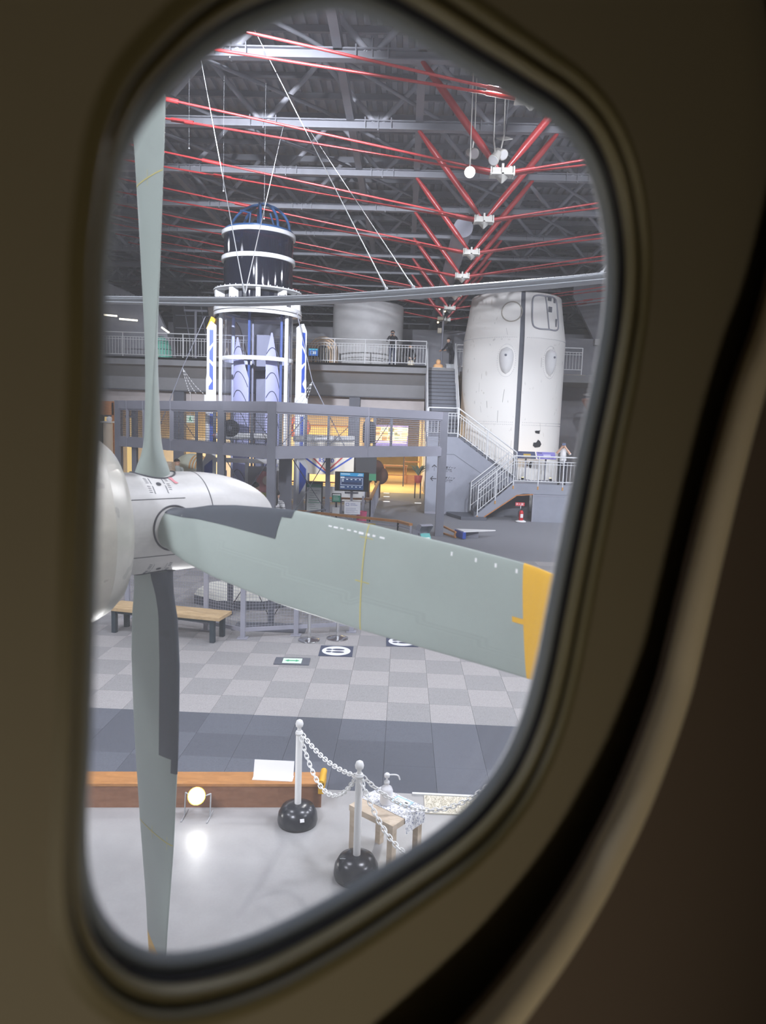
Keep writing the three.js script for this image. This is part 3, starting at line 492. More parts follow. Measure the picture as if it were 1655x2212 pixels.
// ---------------------------------------------------------------- rocket-shaped glass lift
{
  const t = thing('rocket_lift', 'tall glass cylinder lift dressed as a rocket with blue dome cage', 'lift'), X = -5.0, Z = -24.2, R = 1.13;
  const cyl = (r, y0, y1, n = 48) => new THREE.CylinderGeometry(r, r, y1 - y0, n, 1, true).translate(X, (y0 + y1) / 2, Z);
  const ringG = (r, y, h, w) => lathe([[r, -h / 2], [r + w, -h / 2], [r + w, h / 2], [r, h / 2], [r, -h / 2]], 56).translate(X, y, Z);
  mesh('upper_glass', cyl(R, 7.0, 9.42), M.glassDark, t);
  mesh('shaft_core', [cyl(0.62, 7.0, 9.3)], mat(0x2a2f3d, 0.4, { side: THREE.DoubleSide }), t);
  mesh('lower_glass', cyl(R, 0.1, 7.0), M.glassClear, t);
  for (const [y, h, w] of [[9.42, 0.12, 0.07], [8.62, 0.13, 0.07], [5.42, 0.13, 0.06]]) mesh('ring', ringG(R, y, h, w), M.railWhite, t);
  const fl = mesh('flange', [ringG(R + 0.02, 7.6, 0.07, 0.3), ringG(R + 0.02, 6.93, 0.06, 0.3), ringG(R + 0.28, 6.93, 0.26, 0.03)], M.railWhite, t);
  for (let k = 0; k < 10; k++) { const a = k / 10 * 6.283 + 0.2; mesh('rib_plate', box(0.14, 0.66, 0.3, X + Math.sin(a) * (R + 0.16), 7.26, Z + Math.cos(a) * (R + 0.16), a), M.railWhite, fl); }
  { const g = []; for (let k = 0; k < 40; k++) { const a = k / 40 * 6.283; g.push(ball(0.018, X + Math.sin(a) * (R + 0.28), 7.65, Z + Math.cos(a) * (R + 0.28), 1, 1.4, 1, 5)); } stuff(mesh('bolt', g, M.railWhite, fl)); }
  for (let k = 0; k < 6; k++) {     // dome cage
    const a = k / 6 * Math.PI + 0.25, p = []; for (let i = 0; i <= 12; i++) { const b = -Math.PI / 2 + Math.PI * i / 12; p.push(V(X + Math.sin(b) * 1.1 * Math.sin(a), 9.5 + Math.cos(b) * 0.92, Z + Math.sin(b) * 1.1 * Math.cos(a))); }
    if (k < 3) mesh('dome_rib', tube(p, 0.045, 40, 8), M.blueTube, t);
  }
  { const p = []; for (let i = 0; i < 24; i++) p.push(V(X + Math.sin(i / 24 * 6.283) * 1.1, 9.52, Z + Math.cos(i / 24 * 6.283) * 1.1)); mesh('dome_ring', tube(p, 0.05, 64, 8, true), M.blueTube, t); }
  mesh('dome_bracket', [rod(V(X - 0.55, 10.15, Z + 0.3), V(X - 0.2, 10.05, Z + 0.4), 0.03), rod(V(X - 0.2, 10.05, Z + 0.4), V(X - 0.25, 9.55, Z + 0.4), 0.03), rod(V(X + 0.4, 10.1, Z + 0.2), V(X + 0.6, 9.55, Z + 0.3), 0.03)], M.blueTube, t);
  for (const a of [-1.12, 1.05, 2.2, -2.2]) mesh('column', rod(V(X + Math.sin(a) * (R + 0.1), 0.05, Z + Math.cos(a) * (R + 0.1)), V(X + Math.sin(a) * (R + 0.1), 6.9, Z + Math.cos(a) * (R + 0.1)), 0.062, 0.062, 12), M.railWhite, t);
  for (const a of [-0.35, 0.62]) mesh('guide_rail', box(0.07, 9.2, 0.05, X + Math.sin(a + 0.25) * (R + 0.02), 4.7, Z + Math.cos(a + 0.25) * (R - 0.35), a), mat(0x54689a, 0.5), t);
  for (const s of [-1, 1]) {        // side fins with blue windows
    const a = s < 0 ? 0.25 : 0.85, F0 = X + s * 1.5, fin = new THREE.Group(); fin.name = 'side_fin'; t.add(fin);
    const pl = (pts, d, m, nm, zo = 0) => mesh(nm, extrude(pts, d, nm === 'panel' ? 0.015 : 0).translate(0, 0, zo).rotateY(a * (s < 0 ? 1 : 1)).translate(F0, 0, Z + 0.2), m, fin);
    const sx = s < 0 ? 1 : -1;
    const mir = q => { const pts = q.map(([x, y]) => [x * 0.72, y]); return sx > 0 ? pts : pts.map(([x, y]) => [-x, y]).reverse(); };
    pl(mir([[-0.2, 0], [-0.2, 1.0], [-0.42, 1.35], [-0.42, 1.9], [-0.22, 2.2], [-0.22, 4.0], [-0.27, 4.0], [-0.27, 4.15], [-0.22, 4.2], [-0.22, 4.75], [-0.19, 4.9], [-0.19, 6.4], [-0.02, 6.62], [0.2, 6.5], [0.2, 0]]), 0.16, M.railWhite, 'panel', -0.08);
    for (const q of [[[-0.09, 6.35], [0.08, 6.35], [0.08, 5.95], [-0.09, 5.8]], [[-0.09, 5.65], [0.08, 5.85], [0.08, 5.3], [-0.09, 5.4]], [[-0.09, 5.3], [0.08, 5.15], [0.08, 4.65], [-0.09, 4.85]], [[-0.12, 4.4], [0.08, 4.4], [0.08, 4.72], [-0.12, 4.5]], [[-0.08, 2.4], [0.1, 2.4], [0.1, 3.6], [-0.08, 3.6]], [[-0.3, 1.4], [0.1, 1.0], [0.1, 2.1], [-0.3, 1.85]]]) pl(mir(q), 0.012, M.blue, 'blue_inset', 0.1);
    pl(mir([[-0.31, 3.98], [0.22, 3.98], [0.22, 4.22], [-0.31, 4.22]]), 0.22, M.railWhite, 'collar', -0.11);
  }
  // car and curved white panels behind the glass
  const shell = (a0, a1, y0, y1, r, slope) => { const rows = []; for (let i = 0; i <= 10; i++) { const row = []; for (let k = 0; k <= 10; k++) { const a = a0 + (a1 - a0) * k / 10, top = y1 - slope * Math.abs(k / 10 - 0.35) * 2.2; row.push(V(X + Math.sin(a) * r, y0 + (top - y0) * i / 10, Z + Math.cos(a) * r)); } rows.push(row); } return loft(rows, false); };
  const pearl = mat(0xbfbfd8, 0.35, { side: THREE.DoubleSide });
  const inner = mesh('curved_panel', shell(-0.95, -0.12, 0.3, 6.2, 0.85, 1.0), pearl, t), inner2 = mesh('curved_panel', shell(0.5, 1.15, 0.3, 6.4, 0.9, 1.2), pearl, t);
  for (const [par, a0, a1, r] of [[inner, -0.9, -0.15, 0.86], [inner2, 0.52, 1.12, 0.91]]) for (const y of [1.8, 2.9, 3.7, 4.4, 5.0, 5.8]) { const p = []; for (let k = 0; k <= 6; k++) { const a = a0 + (a1 - a0) * k / 6; p.push(V(X + Math.sin(a) * r, y - 0.35 * Math.pow(k / 6 - 0.4, 2) * 4, Z + Math.cos(a) * r)); } mesh('dark_line', tube(p, 0.014, 14, 5), M.steelDark, par); }
  mesh('car_frame', [box(0.9, 0.1, 0.8, X, 5.15, Z), box(0.8, 0.08, 0.7, X, 2.6, Z), box(0.06, 6.6, 0.06, X - 0.05, 3.4, Z + 0.5), box(0.5, 6.2, 0.04, X + 0.1, 3.2, Z - 0.3)], M.steelGrey, t);
  // drawn a little too large: bring it to 0.917 of the size, standing on its plinth
  const fit = new THREE.Matrix4().makeTranslation(0, 0.282, 0).multiply(new THREE.Matrix4().makeScale(0.917, 0.917, 0.917)), seen = new Set();
  t.traverse(o => { if (o.isMesh && !seen.has(o.geometry)) { seen.add(o.geometry); o.geometry.applyMatrix4(fit); } });
  mesh('base', [lathe([[0, 0], [1.42, 0], [1.42, 0.24], [1.2, 0.3], [0, 0.3]], 40).translate(-4.585, 0, -22.19)], M.railWhite, t);
}
{ const t = thing('hoist_block', 'small yellow hoist beside the top of the left rocket fin', 'hoist');
  mesh('body', [box(0.16, 0.4, 0.16, -5.98, 6.3, -22.1, 0, 0, -0.4)], M.yellow, t); mesh('hook', [tube([V(-5.9, 6.45, -22.1), V(-5.78, 6.62, -22.1), V(-5.85, 6.75, -22.1)], 0.035, 10)], M.black, t); }

// ---------------------------------------------------------------- glider wing hung across the hall
{
  const t = thing('glider_wing', 'long silver metal glider wing hung level across the hall', 'glider wing');
  const st = [[-6.2, 4.9, -9.7, 0.42, 0.075], [-4.4, 4.885, -9.5, 0.46, 0.08], [-2.1, 4.87, -9.2, 0.55, 0.1], [-0.9, 4.915, -9.05, 0.55, 0.1], [0.4, 5.02, -8.95, 0.56, 0.105], [1.8, 5.15, -8.85, 0.58, 0.11], [3.4, 5.33, -8.7, 0.6, 0.115]];
  const rows = st.map(([x, y, z, c, h]) => { const r = []; for (let k = 0; k < 28; k++) { const a = k / 28 * 6.283, cx = 0.5 - 0.5 * Math.cos(a), th = 5 * h * (0.2969 * Math.sqrt(cx) - 0.126 * cx - 0.3516 * cx * cx + 0.2843 * cx ** 3 - 0.1015 * cx ** 4); r.push(V(x, y + (a < Math.PI ? 1 : -0.8) * th + 0.02, z + c * 0.35 - c * cx)); } return r; });
  mesh('wing_skin', [loft(rows), fan(rows[0]), fan(rows[rows.length - 1], true)], M.alu, t);
  const at = (x, o) => { for (let i = 0; i + 1 < st.length; i++) if (x <= st[i + 1][0]) { const f = (x - st[i][0]) / (st[i + 1][0] - st[i][0]), L = k => st[i][k] + (st[i + 1][k] - st[i][k]) * f; return V(x, L(1) + o, L(2) + L(3) * 0.35); } };
  const rv = []; for (let x = -6; x < 3.3; x += 0.07) { const p = at(x, 0); rv.push(ball(0.006, p.x, p.y + 0.062, p.z - 0.035, 1, 1, 1, 4)); } stuff(mesh('rivet', rv, M.line, t));
  mesh('seam_line', [tube([-6, -4, -2.1, -0.5, 1, 2.4, 3.3].map(x => { const p = at(x, 0.035); p.z += 0.005; return p; }), 0.006, 60, 5), tube([-6, -4, -2.1, -0.5, 1, 2.4, 3.3].map(x => { const p = at(x, -0.03); p.z += 0.004; return p; }), 0.008, 60, 5)], M.alu, t);
  const wires = [[V(-2.05, 4.96, -9.1), V(-4.77, 11.3, -16.6)], [V(-2.05, 4.96, -9.1), V(-3.5, 11.3, -20)], [V(-0.28, 5.05, -8.95), V(-3.35, 11.3, -15.4)], [V(0.05, 5.08, -8.95), V(-2.9, 11.3, -20.2)], [V(2.27, 5.28, -8.8), V(4.3, 8.0, -10.5)]];
  for (const [a, b] of wires) { const w = mesh('hanging_wire', rod(a, b, 0.007, 0.007, 5), M.railWhite, t); const d = b.clone().sub(a).normalize(); mesh('shackle', [ball(0.022, a.x, a.y, a.z, 1, 1.3, 1, 8), rod(a.clone().addScaledVector(d, 0.02), a.clone().addScaledVector(d, 0.28), 0.013, 0.013, 6)], M.cable, w); }
}
{ // thin plumb wires and an unlit string of lights by the lift
  [[-5.2, -17.2, 8.2, 'leftmost'], [-4.5, -17.6, 7.4, 'middle'], [-3.6, -18, 6.9, 'rightmost']].forEach(([x, z, y, w]) => single('plumb_wire', `${w} thin wire hanging straight from the roof near the lift dome`, 'wire', [rod(V(x, 11.4, z), V(x, y + 1.4, z), 0.003, 0.003, 4), ball(0.02, x, y + 1.4, z)], M.cable, 'thin wires hanging from the roof'));
  for (const [x, y, z, s, tx, ty, bx, by, w] of [[-6.85, 4.95, -22.0, 1, -6.15, 6.5, -7.7, 2.8, 'left'], [-2.75, 4.62, -21.2, -1, -3.25, 6.6, -1.75, 2.75, 'right']]) {
    const t = thing('light_string', `bare light string fanning down on the ${w} of the rocket lift`, 'light string', 'light strings beside the lift');
    mesh('mast', rod(V(x, y, z), V(bx, by, z), 0.015), M.steelGrey, t); mesh('mast', rod(V(x, y, z), V(tx, ty, z), 0.012), M.steelGrey, t);
    for (const k of [0.25, 0.45, 0.7]) { const p = [0, 0.33, 0.66, 1].map(f => V(x + s * k * f, y - 0.8 * f - 0.08 * Math.sin(f * 3.14), z)); const c = mesh('cord', tube(p, 0.005, 14, 4), M.cable, t), b = []; for (let i = 1; i < 10; i++) { const q = new THREE.CatmullRomCurve3(p).getPoint(i / 10); b.push(ball(0.014, q.x, q.y, q.z, 1, 1, 1, 6)); } stuff(mesh('bulb', b, M.white, c)); }
  }
}

// ---------------------------------------------------------------- things on the gallery
single('display_drum', 'big plain white drum standing on the gallery', 'drum', lathe([[0, MEZ], [1.78, MEZ], [1.78, 9.3], [1.72, 9.38], [0, 9.4]], 56).translate(-2.02, 0, -37), M.white);
{ const t = thing('capsule_model', 'turquoise rounded capsule shell with dark dashed line on the gallery', 'capsule');
  const teal = mat(0x7fd4bb, 0.5); mesh('shell', [lathe([[0.5, 0], [0.49, 0.3], [0.42, 0.62], [0.3, 0.86], [0.12, 1.02], [0, 1.05]], 28).translate(-11.42, MEZ, -33.5)], teal, t);
  const g = []; for (let k = 0; k < 22; k++) { const a = k / 22 * 6.283; g.push(box(0.07, 0.025, 0.03, -11.42 + Math.sin(a) * 0.475, MEZ + 0.42, -33.5 + Math.cos(a) * 0.475, a)); } stuff(mesh('dashed_band', g, M.black, t)); mesh('door_line', box(0.015, 0.42, 0.02, -11.38, MEZ + 0.2, -33.0), M.cream, t); }
{ const t = thing('arch_tunnel', 'nested cream arches forming a small tunnel on the gallery', 'arch display');
  for (let k = 0; k < 4; k++) { const R = 0.66 - k * 0.11, p = [V(-3.93 - R, MEZ, -34 + k * 0.03)]; for (let i = 0; i <= 12; i++) { const a = Math.PI - Math.PI * i / 12; p.push(V(-3.93 + Math.cos(a) * R, MEZ + 0.62 + Math.sin(a) * R, -34 + k * 0.03)); } p.push(V(-3.93 + R, MEZ, -34 + k * 0.03)); mesh('arch', tube(p, 0.045, 40, 7), mat([0xe3c9ab, 0xdcbd98, 0xe7d2b4, 0xd8b68e][k], 0.6), t); }
  for (let k = 0; k < 5; k++) mesh('bar', rod(V(-4.15 + k * 0.11, MEZ, -34), V(-4.15 + k * 0.11, MEZ + 0.8, -34), 0.02), M.cream, t); }
{ const t = thing('screen_stand', 'small lit blue screen on a stand by the gallery rail', 'screen'); const x = -4.3, z = -33.3;
  mesh('casing', [box(0.52, 0.4, 0.05, x, MEZ + 0.5, z)], M.black, t);
  mesh('screen', [box(0.45, 0.32, 0.006, x, MEZ + 0.51, z + 0.03)], screenMat(96, 64, (g, w, h) => { g.fillStyle = '#2f6fd0'; g.fillRect(0, 0, w, h); g.fillStyle = '#4fc3e8'; g.fillRect(0, 0, w, 14); g.fillStyle = '#cfe3ff'; g.fillRect(20, 24, 56, 26); g.fillStyle = '#3b5ea8'; g.fillRect(24, 28, 20, 18); }, 1.0), t);
  mesh('stand', [rod(V(x, MEZ, z), V(x, MEZ + 0.32, z), 0.03), box(0.3, 0.03, 0.25, x, MEZ + 0.015, z)], M.black, t); }
single('wooden_crate', 'pale wooden display box left of the gallery screen', 'display box', [box(0.45, 0.62, 0.4, -5.25, MEZ + 0.31, -33.6), box(0.5, 0.04, 0.45, -5.25, MEZ + 0.64, -33.6)], M.woodPale);
{ const t = thing('easel', 'small wooden A-frame easel behind the gallery rail', 'easel'); for (const s of [-1, 1]) mesh('leg', beam(V(-8.4 + s * 0.22, MEZ, -33.6), V(-8.4, MEZ + 0.62, -33.7), 0.03, 0.04), M.woodPale, t); mesh('shelf', box(0.4, 0.04, 0.06, -8.4, MEZ + 0.18, -33.58), M.woodPale, t); }
single('white_cabinet', 'cream cabinet at the gallery edge left of the lift', 'cabinet', [box(0.6, 0.95, 0.4, -7.0, MEZ + 0.475, -33.8), box(0.64, 0.05, 0.44, -7.0, MEZ + 0.97, -33.8)], M.cream);
for (const [x, y, z, tx, l] of [[-14.8, 8.38, -36.0, 0.7, 'left bright strip lamp high on the left gallery wall'], [-13.9, 8.2, -36.0, 0.95, 'right bright strip lamp high on the left gallery wall'], [-12.05, 7.75, -36.0, 0.5, 'short slanted strip lamp beside the capsule on the gallery wall']]) {
  const t = thing('strip_lamp', l, 'strip lamp', 'strip lamps on the gallery wall'), rz = tx === 0.5 ? -0.6 : -0.06;
  mesh('housing', box(tx, 0.1, 0.06, x, y, z + 0.03, 0, 0, rz), M.white, t); mesh('tube', box(tx - 0.04, 0.07, 0.03, x, y, z + 0.075, 0, 0, rz), glow(0xfff6e0, 3.5), t);
  areaLight(x, y, z + 0.1, tx - 0.04, 0.07, 3.5, 0xfff6e0, x, y, z + 2);
}
{ const t = thing('lamp_mast', 'thin mast with warm spot lamps behind the stair top', 'lamp mast');
  mesh('pole', rod(V(1.75, MEZ, -37), V(1.78, 9.6, -37), 0.05), M.steelPale, t); mesh('lamp_box', [box(0.3, 0.16, 0.3, 1.62, 8.85, -36.9), box(0.2, 0.24, 0.2, 1.6, 8.25, -36.9)], M.cream, t);
  for (const [x, y] of [[1.55, 9.3], [1.82, 9.2], [1.5, 8.65]]) mesh('bulb', ball(0.05, x, y, -36.8), glow(0xffe0b0, 4), t); }
{ const t = thing('toy_stand', 'small brightly lit warm figure on a counter at the stair top', 'figure'); mesh('figure', [ball(0.12, 1.5, MEZ + 0.35, -34.4), ball(0.2, 1.5, MEZ + 0.14, -34.4, 1.2, 0.7, 1)], mat(0xffc98f, 0.6), t); mesh('base', box(0.6, 0.08, 0.4, 1.5, MEZ + 0.04, -34.4), M.cream, t); }
single('storage_tray', 'pale tray box beside the lit figure at the stair top', 'box', [box(0.4, 0.2, 0.3, 2.06, MEZ + 0.1, -34.15), box(0.46, 0.03, 0.36, 2.06, MEZ + 0.215, -34.15)], M.cable);
single('warm_globe', 'small glowing cream globe behind the gallery rail near the stairs', 'globe', ball(0.17, 0.2, MEZ + 0.17, -33.7), M.cream);
{ const t = thing('wall_camera', 'white security camera on the right grey wall', 'camera'); mesh('body', box(0.28, 0.3, 0.35, 10.1, 8.2, -39.2), M.white, t); mesh('bracket', box(0.1, 0.06, 0.4, 10.2, 8.34, -39.3), M.white, t); }
{ const t = thing('gallery_shelf', 'cream triangular shelf with small lamp on the right wall', 'shelf'); mesh('shelf', extrude([[7.9, 6.35], [9.3, 6.35], [7.9, 6.02]], 0.4).translate(0, 0, -38.2), M.cream, t); mesh('lamp', ball(0.07, 8.6, 5.98, -38), M.white, t); }
{ const t = thing('curved_counter', 'rounded pinkish counter tower with rail at the far right', 'counter'); mesh('tower', lathe([[0.9, 0], [0.9, 4.4], [1.2, 4.9], [1.2, 5.0], [0, 5.0]], 28).translate(9.6, 0, -34.5), mat(0xc49a8c, 0.6), t); mesh('rim_rail', new THREE.TorusGeometry(1.15, 0.03, 6, 40).rotateX(Math.PI / 2).translate(9.6, 5.2, -34.5), M.railWhite, t); }

// ---------------------------------------------------------------- warm exhibition room under the gallery
struct('ceiling_room', box(19.5, 0.2, 22, -9.1, 4.15, -47.5), M.cream);
struct('wall_lintel', [box(20, 0.64, 0.25, -9.1, 4.41, -33.95), box(1.6, 4.2, 0.3, 0.1 + 1.75, 2.1, -38)], M.wallPink);
struct('wall_room', [box(14.5, 4.1, 0.2, -9.6, 2.05, -41.5), box(0.2, 4.1, 17, -2.3, 2.05, -50.1), box(0.2, 4.1, 24, 1.2, 2.05, -49)], M.cream);
struct('wall_room_end', box(4, 4.1, 0.2, -0.5, 2.05, -58.5), M.cream);
struct('column_gallery', [box(0.5, 4.72, 0.34, -2.35, 2.36, -33.62)], M.steelDark);
struct('column_gallery', [box(0.5, 4.72, 0.34, -10.6, 2.36, -33.62)], M.steelDark);
[[-6.5, -38.4, 'left end'], [-3.4, -38.2, 'middle'], [-0.4, -39.2, 'corridor mouth'], [-0.5, -49, 'deep end of the corridor'], [-10, -38.6, 'far left corner']].forEach(([x, z, w]) => {
  const t = thing('ceiling_panel_lamp', `warm square ceiling lamp at the ${w} under the gallery`, 'ceiling lamp', 'warm ceiling lamps under the gallery');
  mesh('frame', box(1.1, 0.06, 1.1, x, 4.02, z), M.white, t); mesh('diffuser', box(1.0, 0.02, 1.0, x, 3.98, z), glow(WARM, 3), t);
  areaLight(x, 3.95, z, 1.0, 1.0, 85, WARM, x, 0, z - 0.001);
});
{ const t = thing('poster_board', 'large collage poster with blue border in the warm room', 'poster'); mesh('board', box(1.95, 1.35, 0.06, -0.75, 2.75, -40.5), printMat(256, 192, (g, w, h) => { g.fillStyle = '#6f6fd6'; g.fillRect(0, 0, w, h); g.fillStyle = '#f3f0ee'; g.fillRect(6, 14, w - 12, 110); const c = ['#b79c7a', '#8fb8d9', '#5d6a62', '#e8dcc0', '#c9d7ef', '#9c8570']; for (let i = 0; i < 14; i++) { g.fillStyle = c[i % 6]; g.fillRect(10 + (i % 5) * 48 + rnd() * 8, 18 + ((i / 5) | 0) * 36, 30 + rnd() * 20, 22 + rnd() * 12); } g.fillStyle = '#e9f3ff'; g.fillRect(178, 10, 30, 60); g.fillStyle = '#9fe0d8'; g.fillRect(214, 14, 30, 22); g.fillStyle = '#f5f5ff'; g.fillRect(8, 132, w - 16, 8); }), t); mesh('post', [box(0.06, 2.2, 0.06, -1.55, 1.1, -40.55), box(0.06, 2.2, 0.06, 0.05, 1.1, -40.55)], M.black, t); }
for (const [x, w] of [[-5.0, 'left'], [-3.6, 'right']]) { const t = thing('wall_display', `pale lit display panel on the ${w} in the warm room`, 'display panel', 'lit display panels in the warm room'); mesh('panel', box(1.15, 1.5, 0.05, x, 2.5, -41.3), printMat(96, 128, (g, W, h) => { g.fillStyle = '#f5e3a8'; g.fillRect(0, 0, W, h); g.fillStyle = '#3c3426'; for (let i = 0; i < 5; i++) { g.beginPath(); g.ellipse(20 + rnd() * 60, 70 + rnd() * 30, 5, 4, 0, 0, 7); g.fill(); } g.fillStyle = '#e9e4da'; g.fillRect(0, 100, W, 28); }), t); mesh('frame', [box(1.25, 0.06, 0.08, x, 3.28, -41.28), box(1.25, 0.06, 0.08, x, 1.72, -41.28)], M.wood, t); }
single('glass_cabinet', 'wood framed glass cabinet at the right of the warm room', 'cabinet', [box(0.05, 2.2, 0.05, 0.1, 1.1, -43), box(0.05, 2.2, 0.05, 1.0, 1.1, -43), box(0.95, 0.06, 0.05, 0.55, 2.2, -43), box(0.95, 0.06, 0.4, 0.55, 1.3, -43), box(0.95, 0.5, 0.4, 0.55, 0.25, -43)], M.wood);
{ const t = thing('glowing_disc', 'big round disc glowing orange at its middle', 'disc lamp'); mesh('disc', lathe([[0, 0], [0.5, 0.02], [0.52, 0.06], [0.5, 0.1], [0, 0.12]], 36).rotateX(Math.PI / 2).translate(-4.7, 3.2, -32), mat(0x9c5a3c, 0.5), t); mesh('lamp', ball(0.24, -4.7, 3.2, -31.86, 1, 1, 0.3), glow(0xffb45a, 3), t); mesh('stand', rod(V(-4.7, 0, -32), V(-4.7, 2.7, -32), 0.05), M.steelDark, t); const l = new THREE.PointLight(0xffb45a, 5); l.position.set(-4.7, 3.2, -31.7); l.castShadow = true; scene.add(l); }
{ const t = thing('exit_sign', 'small lit white exit sign hanging under the gallery left', 'exit sign'); mesh('casing', box(0.38, 0.38, 0.06, -10.05, 3.4, -33.5), M.white, t); mesh('face', box(0.34, 0.34, 0.01, -10.05, 3.4, -33.465), screenMat(64, 64, (g, w, h) => { g.fillStyle = '#e9fff2'; g.fillRect(0, 0, w, h); g.fillStyle = '#1d9a5c'; g.beginPath(); g.arc(34, 16, 6, 0, 7); g.fill(); g.fillRect(26, 22, 12, 18); g.fillRect(20, 38, 8, 14); g.fillRect(36, 38, 8, 14); g.fillRect(8, 26, 10, 4); }, 1.2), t); mesh('hanger', rod(V(-10.05, 3.58, -33.5), V(-10.05, 4.72, -33.5), 0.015), M.white, t); }
{ const t = thing('wooden_table', 'low wooden bench table on the warm corridor floor', 'table'); mesh('top', box(1.5, 0.07, 0.6, -0.45, 0.98, -44), M.wood, t); mesh('shelf', box(1.4, 0.05, 0.5, -0.45, 0.4, -44), M.wood, t); for (const s of [-1, 1]) for (const q of [-1, 1]) mesh('leg', box(0.07, 0.96, 0.07, -0.45 + s * 0.66, 0.48, -44 + q * 0.24), M.wood, t); }
{ const t = thing('brown_creature', 'dark brown humped animal model beside the corridor', 'animal model'); const g = []; for (const [x, y, r] of [[-1.3, 1.35, 0.42], [-1.05, 1.05, 0.38], [-1.65, 1.0, 0.3]]) g.push(ball(r, x, y, -33.6, 1, 1.1, 0.8)); mesh('body', g, mat(0x5a3d33, 0.95, { tex: 'carpet' }), t); for (const x of [-1.6, -1.1]) mesh('leg', rod(V(x, 0, -33.6), V(x, 0.9, -33.6), 0.08), mat(0x4b332b, 0.95), t); }
{ const t = thing('potted_plant', 'leafy plant in a red pot by the grey stair wall', 'plant'); mesh('pot', lathe([[0, 0.75], [0.16, 0.75], [0.2, 1.1], [0, 1.1]], 16).translate(0.75, 0, -34), mat(0xa8423a, 0.6), t); mesh('stand', [rod(V(0.62, 0, -34), V(0.62, 0.76, -34), 0.03), rod(V(0.88, 0, -34), V(0.88, 0.76, -34), 0.03)], M.black, t); for (let k = 0; k < 16; k++) { const a = k * 2.4, e = 0.3 + rnd() * 0.3; mesh('leaf', fan([V(0.75, 1.08, -34), V(0.75 + Math.cos(a) * 0.2 - Math.sin(a) * 0.05, 1.08 + e * 0.8, -34 + Math.sin(a) * 0.2), V(0.75 + Math.cos(a) * 0.42, 1.08 + e, -34 + Math.sin(a) * 0.42), V(0.75 + Math.cos(a) * 0.2 + Math.sin(a) * 0.05, 1.08 + e * 0.7, -34 + Math.sin(a) * 0.2 + 0.05)]), mat(0x6f7d6a, 0.8, { side: THREE.DoubleSide }), t); } }
[[-0.78, -36.0, 'farthest of the three at the corridor edge'], [-0.73, -34.2, 'middle one of the three at the corridor edge'], [-0.68, -32.0, 'nearest of the three at the corridor edge'], [0.74, -31.8, 'single one right of the corridor']].forEach(([x, z, w]) => { const t = thing('floor_light', `lit rectangular floor light, ${w}`, 'floor light', 'lit floor lights'); mesh('frame', box(0.34, 0.012, 0.3, x, 0.005, z), M.steelPale, t); mesh('lens', box(0.28, 0.01, 0.24, x, 0.01, z), glow(0xffffff, 1.3), t); });

// ---------------------------------------------------------------- floor exhibits in the middle distance
function woodRail(label, path, bars = true) {
  const t = thing('wooden_handrail', label, 'handrail', 'wooden topped barriers');
  for (let i = 0; i + 1 < path.length; i++) {
    const a = path[i], b = path[i + 1], L = a.distanceTo(b), up = (p, y) => V(p.x, y, p.z);
    mesh('handrail', beam(up(a, 0.93), up(b, 0.93), 0.1, 0.06), M.wood, t);
    mesh('bottom_rail', beam(up(a, 0.12), up(b, 0.12), 0.03, 0.04), M.steelPale, t); mesh('upper_rail', beam(up(a, 0.82), up(b, 0.82), 0.03, 0.03), M.steelPale, t);
    const n = Math.max(1, Math.round(L / 1.3)); for (let k = 0; k <= n; k++) { const p = a.clone().lerp(b, k / n); mesh('post', beam(up(p, 0), up(p, 0.9), 0.05, 0.05), M.steelPale, t); }
    if (bars) { const N = Math.round(L / 0.2); for (let k = 1; k < N; k++) { const p = a.clone().lerp(b, k / N); mesh('baluster', rod(up(p, 0.12), up(p, 0.82), 0.012, 0.012, 5), M.steelPale, t); } } else mesh('infill_panel', beam(up(a, 0.47), up(b, 0.47), 0.012, 0.6), mat(0xaaa9a6, 0.6), t);
  }
}
woodRail('wooden topped barrier turning a corner beside the corridor', [V(-3.0, 0, -23.7), V(-1.05, 0, -23.85), V(-1.05, 0, -31.5)]);
woodRail('wooden topped barrier in front of the white board', [V(-6, 0, -30.0), V(-1.6, 0, -30.2)], false);
woodRail('low wooden barrier just behind the near propeller blade', [V(-2.9, 0, -19.9), V(-0.07, 0, -18.5), V(0.26, 0, -17.95)], false);
woodRail('wooden barrier behind the spinner at the far left', [V(-9.2, 0, -24.5), V(-6.9, 0, -24.9)], false);
{ const t = thing('emblem_board', 'white board with red and blue chevron stripes and blue letters', 'board'); const z = -31;
  mesh('panel', box(2.3, 1.7, 0.06, -3.28, 2.05, z), mat(0xe9e3d2, 0.6, { tex: 'paint' }), t);
  for (const s of [-1, 1]) { mesh('blue_stripe', beam(V(-3.3, 1.24, z + 0.04), V(-3.3 + s * 1.1, 2.0, z + 0.04), 0.012, 0.07), M.blue, t); mesh('red_stripe', beam(V(-3.3, 1.33, z + 0.045), V(-3.3 + s * 0.75, 2.05, z + 0.045), 0.012, 0.06), M.red, t); }
  mesh('lettering', latin('RS21D', 0.17, -3.68, 1.73, z + 0.035), M.blue, t);
  mesh('frame', [box(0.12, 1.9, 0.1, -4.5, 1.95, z), box(0.9, 0.9, 0.1, -1.6, 1.75, z - 0.1)], M.black, t); mesh('green_base', [box(0.9, 0.3, 0.12, -1.6, 1.15, z - 0.1), box(0.14, 1.2, 0.12, -4.62, 1.2, z)], mat(0x2f7a55, 0.7), t); mesh('leg', [box(0.08, 1.25, 0.08, -4.1, 0.62, z), box(0.08, 1.25, 0.08, -2.4, 0.62, z), box(0.08, 1.25, 0.08, -1.6, 0.62, z - 0.1)], M.steelDark, t); }
